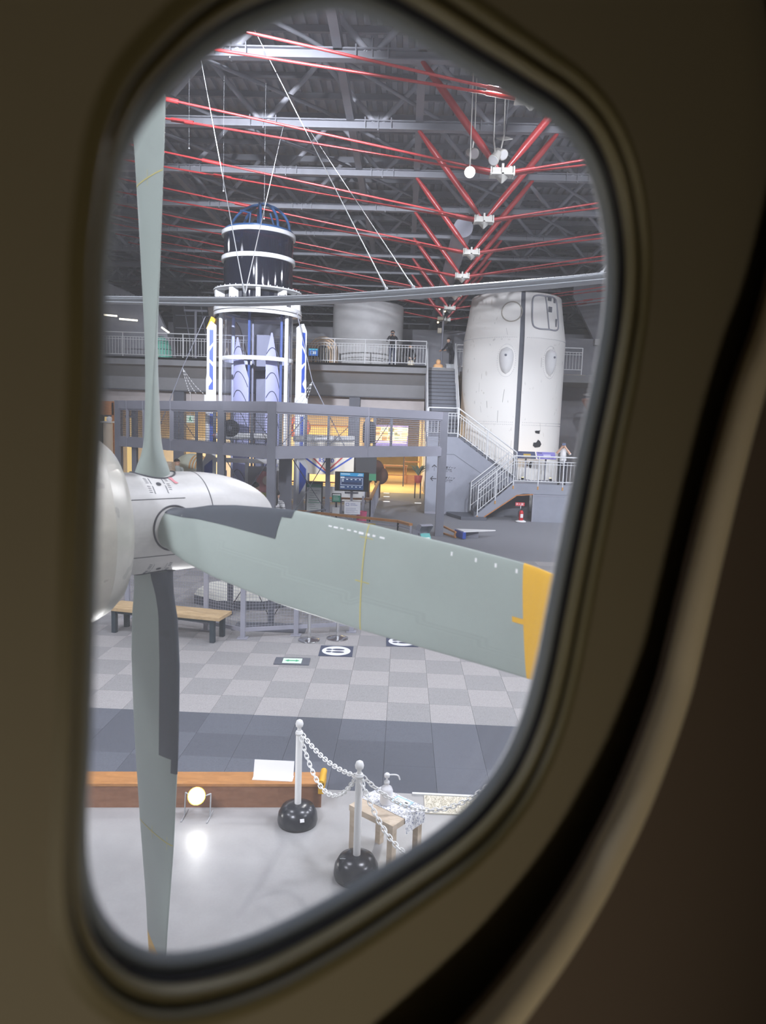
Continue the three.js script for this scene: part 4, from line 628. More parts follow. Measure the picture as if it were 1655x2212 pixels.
{ const t = thing('flat_screen', 'wide black monitor showing a lit blue menu on a stand', 'monitor'), z = -22;
  mesh('casing', box(1.05, 0.6, 0.07, -1.56, 1.65, z), M.blackGloss, t);
  mesh('screen', box(0.73, 0.52, 0.008, -1.56, 1.66, z + 0.037), screenMat(256, 180, (g, w, h) => { g.fillStyle = '#2d4a7a'; g.fillRect(0, 0, w, h); g.fillStyle = '#2fa0e0'; g.fillRect(0, 0, w, 36); g.fillStyle = '#eaf6ff'; g.fillRect(8, 10, 100, 8); g.fillRect(200, 8, 46, 6); g.fillRect(190, 22, 56, 6); g.fillRect(4, 44, 44, 12); g.strokeStyle = '#dfe9ff'; g.lineWidth = 4; g.strokeRect(10, 56, w - 22, 76); for (let i = 0; i < 5; i++) { g.fillRect(22 + i * 46, 66, 20, 10); if (!i) g.fillRect(22, 84, 20, 10); if (i < 4) g.fillRect(80 + i * 44, 146, 16, 8); } g.fillRect(6, 150, 46, 8); g.fillStyle = '#26385f'; g.fillRect(16, 100, w - 34, 26); }, 0.9), t);
  mesh('sound_bar', box(0.42, 0.06, 0.06, -1.56, 1.3, z + 0.02), M.steelGrey, t); mesh('stand', [box(0.08, 1.35, 0.06, -1.56, 0.68, z - 0.05), box(0.8, 0.04, 0.5, -1.56, 0.02, z), box(0.06, 1.0, 0.05, -1.2, 0.7, z - 0.05)], M.steelPale, t); }
{ const t = thing('poster_stand', 'tall framed white notice with green header on a black stand', 'notice'), z = -21.5; mesh('frame', box(0.52, 1.42, 0.04, -2.66, 0.95, z), M.black, t); mesh('notice', box(0.44, 1.24, 0.012, -2.66, 0.95, z + 0.022), printMat(96, 256, (g, w, h) => { g.fillStyle = '#eef3ee'; g.fillRect(0, 0, w, h); g.fillStyle = '#2f7a63'; g.fillRect(0, 0, w, 20); g.fillStyle = '#9fc9b4'; g.fillRect(14, 96, 68, 8); g.fillRect(10, 112, 76, 6); g.fillStyle = '#a8b4ad'; for (let i = 0; i < 14; i++) g.fillRect(12 + rnd() * 14, 40 + i * 14, 30 + rnd() * 34, 3); }), t); mesh('foot', [box(0.5, 0.03, 0.36, -2.66, 0.015, z), box(0.04, 0.3, 0.04, -2.85, 0.15, z), box(0.04, 0.3, 0.04, -2.47, 0.15, z)], M.black, t); }
{ const t = thing('tablet_stand', 'small green notice on a black pole in front of the monitor', 'notice'), z = -21; mesh('board', box(0.28, 0.27, 0.03, -1.93, 1.23, z), M.black, t); mesh('notice', box(0.23, 0.23, 0.01, -1.93, 1.23, z + 0.018), printMat(96, 96, (g, w, h) => { g.fillStyle = '#2f9a78'; g.fillRect(0, 0, w, h); g.fillStyle = '#f3f6f2'; g.fillRect(0, 0, w, 18); g.fillStyle = '#c8e8da'; for (let i = 0; i < 4; i++) g.fillRect(10, 32 + i * 14, 50 + rnd() * 26, 5); }), t); mesh('pole', [rod(V(-1.93, 0.02, z), V(-1.93, 1.1, z), 0.025), box(0.32, 0.03, 0.32, -1.93, 0.015, z)], M.black, t); mesh('pump_box', box(0.2, 0.2, 0.14, -1.93, 0.85, z + 0.1), M.white, t); }
{ const t = thing('paper_sign', 'white printed sheet on a stand left of the wooden barrier corner', 'sign'), z = -20.8; mesh('sheet', box(0.47, 0.38, 0.01, -1.44, 0.97, z, 0, -0.1), printMat(192, 160, (g, w, h) => { g.fillStyle = '#f6f7fb'; g.fillRect(0, 0, w, h); g.strokeStyle = '#7d86b8'; g.lineWidth = 5; g.strokeRect(20, 24, 34, 30); g.fillStyle = '#8f98bd'; g.fillRect(72, 28, 60, 6); g.fillRect(72, 44, 84, 6); g.fillStyle = '#a7adc4'; for (let i = 0; i < 5; i++) g.fillRect(16, 84 + i * 13, 90 + rnd() * 70, 4); }), t); mesh('stand', [rod(V(-1.44, 0, z - 0.02), V(-1.44, 0.95, z - 0.02), 0.015), box(0.3, 0.03, 0.3, -1.44, 0.015, z - 0.02)], M.steelGrey, t); }
single('yellow_sign', 'small yellow notice fixed under the low wooden barrier', 'sign', [box(0.5, 0.2, 0.015, -0.9, 0.7, -18.8, 0.46), box(0.03, 0.6, 0.03, -0.9, 0.3, -18.83)], mat(0xe7c45a, 0.6));
single('pink_basket', 'small pink plastic basket by the barrier corner', 'basket', [lathe([[0.14, 0.55], [0.17, 0.8], [0.16, 0.8], [0.13, 0.56], [0, 0.56]], 16).translate(-1.2, 0, -21.45), box(0.3, 0.55, 0.3, -1.2, 0.275, -21.45)], mat(0xd0557a, 0.6));
{ const t = thing('touch_kiosk', 'grey kiosk with a curved hood over a lit cyan screen', 'kiosk'), x = 0.62, z = -17.7; mesh('hood', new THREE.CylinderGeometry(0.17, 0.17, 0.34, 20, 1, false, 0, Math.PI).rotateZ(Math.PI / 2).rotateX(-0.9).rotateY(0.5).translate(x, 0.82, z), M.steelPale, t); mesh('body', [box(0.06, 0.75, 0.3, x - 0.18, 0.4, z, 0.5), box(0.34, 0.6, 0.2, x, 0.3, z - 0.05, 0.5), box(0.2, 0.2, 0.08, x - 0.22, 0.74, z + 0.02)], M.steelGrey, t); mesh('screen', box(0.26, 0.2, 0.02, x + 0.02, 0.68, z + 0.12, 0.5, -0.6), screenMat(64, 64, (g, w, h) => { g.fillStyle = '#35b5b8'; g.fillRect(0, 0, w, h); g.fillStyle = '#eaffff'; g.fillRect(8, 36, 48, 22); }, 0.9), t); }
{ const t = thing('model_wing', 'low white wing tip with blue end lying near the walkway column', 'wing model'); mesh('wing', extrude([[1.75, 22.35], [1.95, 21.8], [3.0, 22.35], [3.0, 22.4]], 0.03).rotateX(-Math.PI / 2).translate(0, 0.22, 0), M.white, t); mesh('blue_end', [extrude([[1.72, 22.4], [1.92, 21.76], [2.02, 21.78], [1.84, 22.4]], 0.2).rotateX(-Math.PI / 2).translate(0, 0.02, 0)], M.blue, t); mesh('cradle', [box(0.5, 0.22, 0.06, 2.2, 0.11, -22.2)], M.steelGrey, t); }
single('wooden_trestle', 'small brown wooden frame at the foot of the walkway column', 'wooden frame', [beam(V(1.25, 0.28, -23.0), V(1.72, 0.18, -22.0), 0.06, 0.05), beam(V(1.25, 0.03, -23.0), V(1.72, 0.03, -22.0), 0.06, 0.05), box(0.05, 0.3, 0.05, 1.27, 0.15, -22.95), box(0.05, 0.22, 0.05, 1.7, 0.11, -22.05)], M.wood);
{ const t = thing('model_rocket', 'long white tube with a red tip lying on the walkway, left piece', 'model tube', 'white tubes on the walkway'); mesh('tube', rod(V(-5.4, 2.95, -20.6), V(-3.75, 2.98, -19.9), 0.09, 0.09, 12), M.white, t); mesh('nose', [rod(V(-5.55, 2.95, -20.66), V(-5.4, 2.95, -20.6), 0.03, 0.09, 12)], mat(0xb98087, 0.6), t); }
{ const t = thing('model_rocket', 'long white tube lying on the walkway, right piece', 'model tube', 'white tubes on the walkway'); mesh('tube', rod(V(-3.2, 2.94, -20.9), V(-1.6, 2.96, -22.2), 0.09, 0.09, 12), M.white, t); mesh('cap', ball(0.09, -1.6, 2.96, -22.2), M.white, t); }
{ const t = thing('round_speaker', 'black round drum hung in the walkway at its left corner', 'drum'); mesh('drum', lathe([[0, 0], [0.2, 0], [0.22, 0.04], [0.22, 0.2], [0, 0.2]], 28).rotateX(Math.PI / 2).translate(-4.5, 3.2, -18.6), M.black, t); mesh('hanger', rod(V(-4.5, 3.4, -18.5), V(-4.5, 3.8, -18.5), 0.015), M.black, t); mesh('hub', lathe([[0, 0.2], [0.07, 0.2], [0.06, 0.24], [0, 0.24]], 14).rotateX(Math.PI / 2).translate(-4.5, 3.2, -18.6), M.steelGrey, t); }
{ const t = thing('black_canister', 'black upright canister hung inside the right walkway', 'canister'); mesh('canister', lathe([[0, 2.85], [0.16, 2.87], [0.19, 2.95], [0.19, 3.4], [0.14, 3.5], [0, 3.52]], 20).translate(-1.05, 0, -21.4), M.black, t); mesh('hanger', rod(V(-1.05, 3.5, -21.4), V(-1.05, 3.7, -21.4), 0.015), M.black, t); mesh('foot', rod(V(-1.05, 2.67, -21.4), V(-1.05, 2.86, -21.4), 0.05), M.black, t); }
single('orange_partition', 'orange wooden partition panel at the far left of the hall', 'partition', [box(1.2, 0.5, 0.08, -11.2, 3.7, -26), box(0.08, 3.9, 0.08, -11.7, 1.95, -26), box(0.08, 3.9, 0.08, -10.65, 1.95, -26)], M.orange);
{ const t = thing('cream_column', 'cream round pillar left of the walkway', 'pillar'); mesh('shaft', rod(V(-10.6, 0, -25.4), V(-10.6, 3.2, -25.4), 0.16, 0.16, 16), mat(0xe6d2b4, 0.6), t); mesh('cap', [ball(0.1, -10.55, 3.3, -25.4), box(0.4, 0.06, 0.4, -10.6, 3.2, -25.4)], M.white, t); }
for (const [x, w, l] of [[-9.6, 0.5, 'wide glowing yellow wall panel behind the left walkway end'], [-9.0, 0.18, 'narrow glowing yellow wall panel behind the left walkway end'], [-8.3, 0.45, 'short glowing yellow wall panel beside the propeller root']]) { const t = thing('yellow_lightbox', l, 'light panel', 'yellow light panels'); mesh('panel', box(w, 3.0, 0.05, x * 1.16, 1.9, -27), glow(0xffd98a, 0.9), t); mesh('frame', [box(w + 0.1, 0.08, 0.08, x * 1.16, 3.42, -27), box(w + 0.1, 0.4, 0.08, x * 1.16, 0.2, -27)], M.steelDark, t); }
{ const t = thing('vintage_machine', 'rounded pale green machine with brass ribs behind the spinner', 'machine'); mesh('body', ball(0.75, -8.3, 1.5, -28, 1, 0.75, 0.7, 24), mat(0xbcc0ae, 0.5, { tex: 'scuff' }), t); for (let k = 0; k < 5; k++) mesh('brass_rib', new THREE.TorusGeometry(0.5 - k * 0.03, 0.03, 6, 20, Math.PI).rotateY(1.2).translate(-8.1 + k * 0.1, 1.5, -27.9), M.bronze, t); mesh('plinth', box(1.6, 1.0, 0.9, -8.3, 0.5, -28), M.wood, t); }
single('cardboard_box', 'small brown carton right of the upper propeller blade root', 'carton', [box(0.5, 0.5, 0.4, -8.75, 1.55, -26.2), box(0.55, 1.3, 0.45, -8.75, 0.65, -26.2)], M.woodPale);
{ const t = thing('photo_board', 'pink and yellow painted cut-out board under the walkway', 'cut-out board'); mesh('board', [extrude([[-4.75, 0.1], [-4.75, 1.35], [-4.55, 1.5], [-4.58, 1.75], [-4.4, 1.93], [-4.15, 1.9], [-4.0, 1.7], [-4.0, 1.4], [-3.95, 1.2], [-3.95, 0.1]], 0.04).translate(0.35, 0.05, -20.5)], mat(0xd98f8f, 0.7), t); mesh('yellow_part', extrude([[-4.72, 0.3], [-4.72, 1.2], [-4.5, 1.32], [-4.05, 1.3], [-3.98, 1.1], [-3.98, 0.3]], 0.012).translate(0.35, 0.05, -20.458), mat(0xd9d574, 0.7), t); mesh('pale_part', ball(0.14, -3.9, 1.71, -20.45, 1, 1, 0.12), mat(0xf0d9c6, 0.7), t); mesh('foot', box(0.8, 0.15, 0.2, -4.0, 0.075, -20.48), M.wood, t); }
{ const t = thing('white_booth', 'white framed booth with grey panels under the walkway', 'booth'); mesh('frame', [box(2.0, 0.13, 0.1, -4.55, 2.25, -20.68), box(0.08, 2.2, 0.1, -5.5, 1.1, -20.68), box(0.08, 2.2, 0.1, -4.55, 1.1, -20.68), box(0.08, 2.2, 0.1, -3.6, 1.1, -20.68)], M.white, t); mesh('panel', box(0.87, 2.1, 0.03, -4.08, 1.05, -20.7), M.wall, t); mesh('blue_strip', box(0.12, 1.9, 0.04, -5.2, 1.0, -20.68), M.blue, t); }

// ---------------------------------------------------------------- carpet area: fence, bench, posts, floor signs
{ const t = thing('mesh_fence', 'low grey wire mesh fence with posts behind the propeller', 'fence');
  const pts = [V(-4.6, 0, -11.75), V(-3.1, 0, -11.2), V(-2.42, 0, -10.85), V(-1.62, 0, -11.13), V(-0.75, 0, -11.45)], up = (p, y) => V(p.x, y, p.z);
  for (let i = 0; i < pts.length; i++) mesh('post', [box(0.07, 1.2, 0.07, pts[i].x, 0.6, pts[i].z), box(0.16, 0.015, 0.14, pts[i].x, 0.008, pts[i].z)], M.steelPale, t);
  for (let i = 0; i + 1 < pts.length; i++) {
    const a = pts[i], b = pts[i + 1], L = a.distanceTo(b), w = [];
    const fr = mesh('panel_frame', [beam(up(a, 0.14), up(b, 0.14), 0.04, 0.06), beam(up(a, 1.17), up(b, 1.17), 0.05, 0.06)], M.steelPale, t);
    const N = Math.round(L / 0.05); for (let k = 1; k < N; k++) w.push(beam(up(a.clone().lerp(b, k / N), 0.15), up(a.clone().lerp(b, k / N), 1.16), 0.004, 0.004));
    for (let k = 1; k < 20; k++) w.push(beam(up(a, 0.15 + k * 0.05), up(b, 0.15 + k * 0.05), 0.004, 0.004));
    stuff(mesh('wire_mesh', w, M.wire, fr));
  } }
{ const t = thing('steel_trestle', 'dark steel trestle with crossed wires behind the mesh fence', 'trestle'); for (const [x, z] of [[-2.1, -11.5], [-2.95, -12.2], [-1.4, -12.4]]) mesh('post', [box(0.09, 1.6, 0.09, x, 0.8, z), box(0.05, 0.08, 0.2, x, 0.06, z + 0.04)], M.steelDark, t);
  mesh('cross_wire', [rod(V(-2.95, 0.12, -12.2), V(-2.1, 1.4, -11.5), 0.008), rod(V(-2.95, 1.4, -12.2), V(-2.1, 0.12, -11.5), 0.008), rod(V(-2.1, 0.12, -11.5), V(-1.4, 1.4, -12.4), 0.008), rod(V(-2.1, 1.4, -11.5), V(-1.4, 0.12, -12.4), 0.008)], M.black, t); mesh('foot_plate', box(1.2, 0.012, 0.5, -2.1, 0.006, -11.5), M.steelDark, t); }
{ const t = thing('octagon_plinth', 'low white octagonal plinth with dark rim behind the fence', 'plinth'); mesh('top', new THREE.CylinderGeometry(0.85, 0.9, 0.1, 8).scale(1.25, 1, 0.9).rotateY(0.4).translate(-2.75, 0.22, -13.3), mat(0xe9e8dc, 0.5), t); mesh('rim', new THREE.CylinderGeometry(0.9, 0.9, 0.17, 8).scale(1.25, 1, 0.9).rotateY(0.4).translate(-2.75, 0.085, -13.3), M.steelDark, t); }
{ const t = thing('bench', 'pale wooden bench with dark legs beside the mesh fence', 'bench'); const c = V(-3.62, 0, -10.9), a = -0.19;
  const R = (x, y, z) => V(c.x + x * Math.cos(a) + z * Math.sin(a), y, c.z - x * Math.sin(a) + z * Math.cos(a));
  const p = R(0, 0.385, 0); mesh('seat', box(1.95, 0.05, 0.46, p.x, p.y, p.z, a), mat(0xe3c79c, 0.5, { tex: 'wood' }), t);
  for (const sx of [-1, 1]) for (const sz of [-1, 1]) { const q = R(sx * 0.84, 0.18, sz * 0.17); mesh('leg', box(0.07, 0.36, 0.07, q.x, q.y, q.z, a), mat(0x2c3a42, 0.6), t); }
  { const g = []; for (const sz of [-1, 1]) { const q = R(0, 0.335, sz * 0.17); g.push(box(1.7, 0.05, 0.03, q.x, q.y, q.z, a)); } mesh('apron', g, mat(0x2c3a42, 0.6), t); } }
for (const [x, z, l] of [[-1.38, -10.9, 'left polished chrome post base below the propeller blade'], [-0.94, -11.05, 'right polished chrome post base below the propeller blade']]) { const t = thing('chrome_post', l, 'barrier post', 'chrome posts by the fence'); mesh('base', lathe([[0, 0], [0.17, 0], [0.17, 0.012], [0.1, 0.03], [0.035, 0.045], [0, 0.045]], 32).translate(x, 0, z), M.chrome, t); mesh('pole', rod(V(x, 0.03, z), V(x, 0.92, z), 0.026, 0.026, 16), M.chrome, t); mesh('cap', lathe([[0, 0.92], [0.034, 0.92], [0.034, 0.99], [0, 1.0]], 16).translate(x, 0, z), M.chrome, t); }
function flatShape(pts, y, x, z, s, rot) { const sh = new THREE.Shape(pts.map(([a, b]) => new THREE.Vector2(a * s, b * s))); return new THREE.ShapeGeometry(sh, 6).rotateX(-Math.PI / 2).rotateY(rot).translate(x, y, z); }
const ell = (cx, cy, rx, ry, n = 18, f = () => 1) => { const p = []; for (let k = 0; k < n; k++) { const a = k / n * 6.2832; p.push([cx + Math.cos(a) * rx * f(a), cy + Math.sin(a) * ry * f(a)]); } return p; };
for (const [x, z, l] of [[-0.9, -10.4, 'square navy footprint sticker on the carpet near the exit light'], [0.09, -11.0, 'square navy footprint sticker half hidden by the blade edge']]) {
  const t = thing('footprint_sticker', l, 'floor sticker', 'navy footprint stickers'); const r = 0.03;
  mesh('square', box(0.5, 0.004, 0.5, x, 0.003, z, r), mat(0x3a4258, 0.8), t);
  mesh('disc', new THREE.CylinderGeometry(0.215, 0.215, 0.003, 36).translate(x, 0.0065, z), mat(0xe6e7ea, 0.8), t);
  for (const s of [-1, 1]) { const o = s * 0.06; mesh('footprint', [flatShape(ell(0.03, o, 0.095, 0.042), 0.0085, x, z, 1, r), flatShape(ell(-0.11, o * 0.9, 0.045, 0.035), 0.0085, x, z, 1, r)], mat(0x3a4258, 0.8), t); } }
{ const t = thing('floor_exit_light', 'lit green and white exit light set into the carpet', 'exit light'), x = -1.48, z = -9.85; mesh('frame', box(0.5, 0.012, 0.3, x, 0.005, z, 0.05), M.steelDark, t); mesh('panel', box(0.27, 0.012, 0.2, x, 0.009, z, 0.05), screenMat(128, 96, (g, w, h) => { g.fillStyle = '#e8fff4'; g.fillRect(0, 0, w, h); g.fillStyle = '#37b585'; g.beginPath(); g.moveTo(12, 48); g.lineTo(40, 26); g.lineTo(40, 38); g.lineTo(88, 38); g.lineTo(88, 26); g.lineTo(116, 48); g.lineTo(88, 70); g.lineTo(88, 58); g.lineTo(40, 58); g.lineTo(40, 70); g.fill(); }, 1.3), t); }

// ---------------------------------------------------------------- foreground on the concrete
const linkG = clean(tube([V(-0.013, 0, 0), V(-0.012, 0.008, 0), V(0, 0.0115, 0), V(0.012, 0.008, 0), V(0.013, 0, 0), V(0.012, -0.008, 0), V(0, -0.0115, 0), V(-0.012, -0.008, 0)], 0.0036, 20, 5, true).scale(1.75, 1.35, 1.35));
function chain(label, a, b, sag) {
  const t = thing('plastic_chain', label, 'chain', 'white plastic chains'), pt = f => V(a.x + (b.x - a.x) * f, a.y + (b.y - a.y) * f - 4 * sag * f * (1 - f), a.z + (b.z - a.z) * f);
  let len = 0; for (let i = 0; i < 200; i++) len += pt(i / 200).distanceTo(pt((i + 1) / 200));
  const n = Math.round(len / 0.036); let f = 0;
  for (let k = 0; k < n; k++) {
    const g = f; let d = 0, p = pt(f); while (d < len / n && f < 1) { f += 0.001; const q = pt(f); d += q.distanceTo(p); p = q; }
    const m = pt((g + f) / 2), dir = pt(Math.min(1, f)).sub(pt(g)).normalize(), [x, y, z] = basis(dir), o = mesh('link', linkG, M.plastic, t, true);
    o.quaternion.setFromRotationMatrix(new THREE.Matrix4().makeBasis(x, y, z)); o.rotateX(k % 2 ? Math.PI / 4 : -Math.PI / 4); o.position.copy(m);
  }
}
const POSTS = [[-0.79, -5.73, 'white plastic chain post with black dome base beside the wooden beam'], [-0.24, -5.04, 'white plastic chain post standing in front of the small table'], [0.95, -5.35, 'white plastic chain post hidden right of the small table'], [0.45, -4.2, 'white plastic chain post below the window edge']];
POSTS.forEach(([x, z, l], i) => { const t = thing('chain_post', l, 'chain post', 'white chain posts');
  mesh('base', lathe([[0, 0], [0.165, 0], [0.172, 0.03], [0.165, 0.09], [0.135, 0.145], [0.08, 0.17], [0.045, 0.175], [0, 0.175]], 36).translate(x, 0, z), M.blackGloss, t);
  mesh('pole', rod(V(x, 0.17, z), V(x, 0.82, z), 0.028, 0.028, 18), M.plastic, t);
  mesh('knob', [lathe([[0, 0.79], [0.033, 0.79], [0.033, 0.81], [0.018, 0.82], [0.016, 0.85], [0.03, 0.862], [0.034, 0.885], [0.026, 0.91], [0.01, 0.92], [0, 0.921]], 20).translate(x, 0, z), new THREE.TorusGeometry(0.026, 0.005, 6, 14).rotateX(Math.PI / 2).translate(x, 0.805, z)], M.plastic, t);
  if (i === 0) mesh('label', box(0.035, 0.028, 0.003, x + 0.06, 0.105, z + 0.152, 0.3, -0.5), M.white, t); else mesh('fill_cap', new THREE.TorusGeometry(0.022, 0.004, 6, 18).rotateX(Math.PI / 2 - 0.6).translate(x - 0.1, 0.155, z + 0.035), M.cable, t); });
const K = (i, y = 0.8, dx = 0, dz = 0) => V(POSTS[i][0] + dx, y, POSTS[i][1] + dz);
chain('upper white plastic chain between the two visible posts', K(0, 0.8, 0.03, 0.02), K(1, 0.79, -0.03, -0.02), 0.06);
chain('lower white plastic chain sagging between the two visible posts', K(0, 0.78, 0.02, 0.03), K(1, 0.78, -0.03, 0.02), 0.29);
chain('white plastic chain crossing the tablecloth to the right', K(1, 0.79, 0.03, -0.01), K(2, 0.79, -0.03, 0), 0.32);
chain('white plastic chain running down in front of the table', K(1, 0.77, 0.02, 0.02), K(3, 0.79, -0.02, 0), 0.3);
{ const t = thing('sanitizer_table', 'small square pale wooden table behind the front chain post', 'table'), e1 = V(0.785, 0, 0.62), e2 = V(0.62, 0, -0.785), c = V(-0.03, 0, -5.25), at = (a, b, y) => c.clone().addScaledVector(e1, a).addScaledVector(e2, b).setY(y), ry = -Math.atan2(0.62, 0.785);
  const p = at(0, 0, 0.435); mesh('top', box(0.44, 0.045, 0.38, p.x, p.y, p.z, ry), M.woodPale, t);
  for (const a of [-1, 1]) for (const b of [-1, 1]) { const q = at(a * 0.19, b * 0.16, 0.207); mesh('leg', box(0.05, 0.414, 0.05, q.x, q.y, q.z, ry), M.woodPale, t); }
  const clothTex = canvasTex(512, 512, (g, w, h) => { g.fillStyle = '#f2f2f0'; g.fillRect(0, 0, w, h); g.strokeStyle = '#3a4670'; for (let i = 0; i < 420; i++) { g.lineWidth = 2 + rnd() * 3; const x = rnd() * w, y = rnd() * h, r = 5 + rnd() * 10, a = rnd() * 6; g.beginPath(); g.arc(x, y, r, a, a + 2 + rnd() * 3); g.stroke(); } });
  const cm = new THREE.MeshStandardMaterial({ map: clothTex, roughness: 0.9, side: THREE.DoubleSide }); cm.userData.keepUV = true;
  const rows = []; for (let i = 0; i <= 14; i++) { const r = [], a = -0.26 + 0.52 * i / 14 + 0.04; for (let k = 0; k <= 10; k++) { const b = -0.05 + 0.27 * k / 10, over = Math.max(0, Math.abs(a) - 0.222), ob = Math.max(0, b - 0.193), aa = Math.sign(a) * Math.min(Math.abs(a), 0.224 + over * 0.15), bb = Math.min(b, 0.195 + ob * 0.15); r.push(at(aa, bb, 0.4605 - over * 1.5 - ob * 1.5 + 0.002 * Math.sin(i * 1.7) * (over > 0 ? 3 : 0.3))); } rows.push(r); }
  const g = loft(rows, false), uv = []; for (let i = 0; i <= 14; i++) for (let k = 0; k <= 10; k++) uv.push(i / 14 * 1.6, k / 10 * 0.9); g.setAttribute('uv', new THREE.Float32BufferAttribute(uv, 2));
  clothTex.wrapS = clothTex.wrapT = THREE.RepeatWrapping;
  const cl = mesh('tablecloth', g, cm, scene); cl.userData = { label: 'white tablecloth with navy scribble pattern over the small table', category: 'tablecloth' }; things.push(cl);
  const b = at(-0.02, 0.02, 0.462), s = thing('sanitizer_bottle', 'white pump bottle of hand sanitizer on the patterned cloth', 'pump bottle');
  mesh('bottle', lathe([[0, 0], [0.047, 0], [0.05, 0.01], [0.05, 0.11], [0.04, 0.135], [0.018, 0.15], [0.018, 0.165], [0, 0.165]], 28).translate(b.x, b.y, b.z), mat(0xf4f4f6, 0.35), s);
  mesh('pump', [lathe([[0, 0.165], [0.022, 0.165], [0.022, 0.182], [0.008, 0.186], [0.008, 0.215], [0.02, 0.218], [0.022, 0.24], [0.012, 0.25], [0, 0.25]], 18).translate(b.x, b.y, b.z), tube([V(b.x, b.y + 0.235, b.z), V(b.x + 0.07, b.y + 0.238, b.z), V(b.x + 0.088, b.y + 0.23, b.z), V(b.x + 0.1, b.y + 0.2, b.z)], 0.006, 20, 8)], mat(0xf6f6f6, 0.3), s);
  const l = at(0.06, 0.12, 0.466); single('notice_card', 'pale blue laminated card lying behind the pump bottle', 'card', box(0.16, 0.004, 0.1, l.x, l.y, l.z, ry), printMat(128, 96, (q, w, h) => { q.fillStyle = '#a9cfdc'; q.fillRect(0, 0, w, h); q.fillStyle = '#eef4ee'; q.fillRect(12, 16, w - 24, h - 32); q.fillStyle = '#333'; q.fillRect(86, 36, 22, 18); q.strokeStyle = '#444'; q.lineWidth = 4; q.beginPath(); q.arc(34, 48, 10, 0, 5); q.stroke(); q.strokeStyle = '#b5b27a'; q.beginPath(); q.arc(62, 48, 9, 0, 4); q.stroke(); })); }
{ const t = thing('wooden_kerb', 'long brown wooden beam lying along the concrete edge', 'wooden beam'); mesh('beam', box(3.0, 0.2, 0.2, -2.12, 0.1, -5.95, 0.09), M.woodDark, t); mesh('top_board', box(3.02, 0.025, 0.22, -2.12, 0.2125, -5.95, 0.09), M.wood, t); mesh('yellow_cap', [box(0.05, 0.1, 0.24, -0.62, 0.19, -6.08), new THREE.CylinderGeometry(0.03, 0.03, 0.24, 14).rotateX(Math.PI / 2).translate(-0.62, 0.235, -6.08)], M.yellow, t); }
{ const t = thing('acrylic_sign', 'blank folded white card sign standing on the wooden beam', 'sign'); const x = -1.06, z = -6.04; mesh('front', box(0.36, 0.15, 0.006, x, 0.297, z - 0.03, 0, -0.35), mat(0xf3f3f2, 0.4), t); mesh('base', box(0.36, 0.006, 0.1, x, 0.2285, z), mat(0xf3f3f2, 0.4), t); }
{ const t = thing('floor_floodlight', 'bright white floodlight on a wire stand in front of the beam', 'floodlight'), x = -1.66, y = 0.2, z = -5.72;
  const d = V(0.3, 0.75, 1).normalize(), p = V(x, y, z);
  mesh('housing', [rod(p.clone().addScaledVector(d, -0.1), p, 0.05, 0.075, 18)], M.yellow, t); mesh('lens', [rod(p, p.clone().addScaledVector(d, 0.008), 0.066, 0.066, 20)], glow(0xffffff, 60), t);
  mesh('stand', [rod(V(x - 0.11, 0, z - 0.02), V(x - 0.11, 0.2, z - 0.05), 0.006), rod(V(x + 0.11, 0, z - 0.02), V(x + 0.11, 0.2, z - 0.05), 0.006), rod(V(x - 0.11, 0.2, z - 0.05), V(x - 0.07, 0.19, z - 0.03), 0.006), rod(V(x + 0.11, 0.2, z - 0.05), V(x + 0.07, 0.19, z - 0.03), 0.006), rod(V(x - 0.11, 0.006, z - 0.12), V(x - 0.11, 0.006, z + 0.08), 0.006), rod(V(x + 0.11, 0.006, z - 0.12), V(x + 0.11, 0.006, z + 0.08), 0.006)], M.cable, t);
  const l = new THREE.SpotLight(0xffffff, 14, 0, 0.75, 0.6, 2); l.position.copy(p).addScaledVector(d, 0.05); l.target.position.copy(p).addScaledVector(d, 3); l.castShadow = true; l.shadow.radius = 3; scene.add(l, l.target); }
single('fur_mat', 'cream shaggy mat at the carpet edge behind the table', 'mat', (() => { const g = [box(0.62, 0.012, 0.3, 0.62, 0.006, -6.11)]; for (let i = 0; i < 900; i++) { const x = 0.32 + rnd() * 0.6, z = -6.25 + rnd() * 0.28; g.push(new THREE.ConeGeometry(0.006, 0.03, 3).rotateX((rnd() - 0.5) * 1.6).rotateZ((rnd() - 0.5) * 1.6).translate(x, 0.016, z)); } return g; })(), mat(0xded8c6, 0.95));

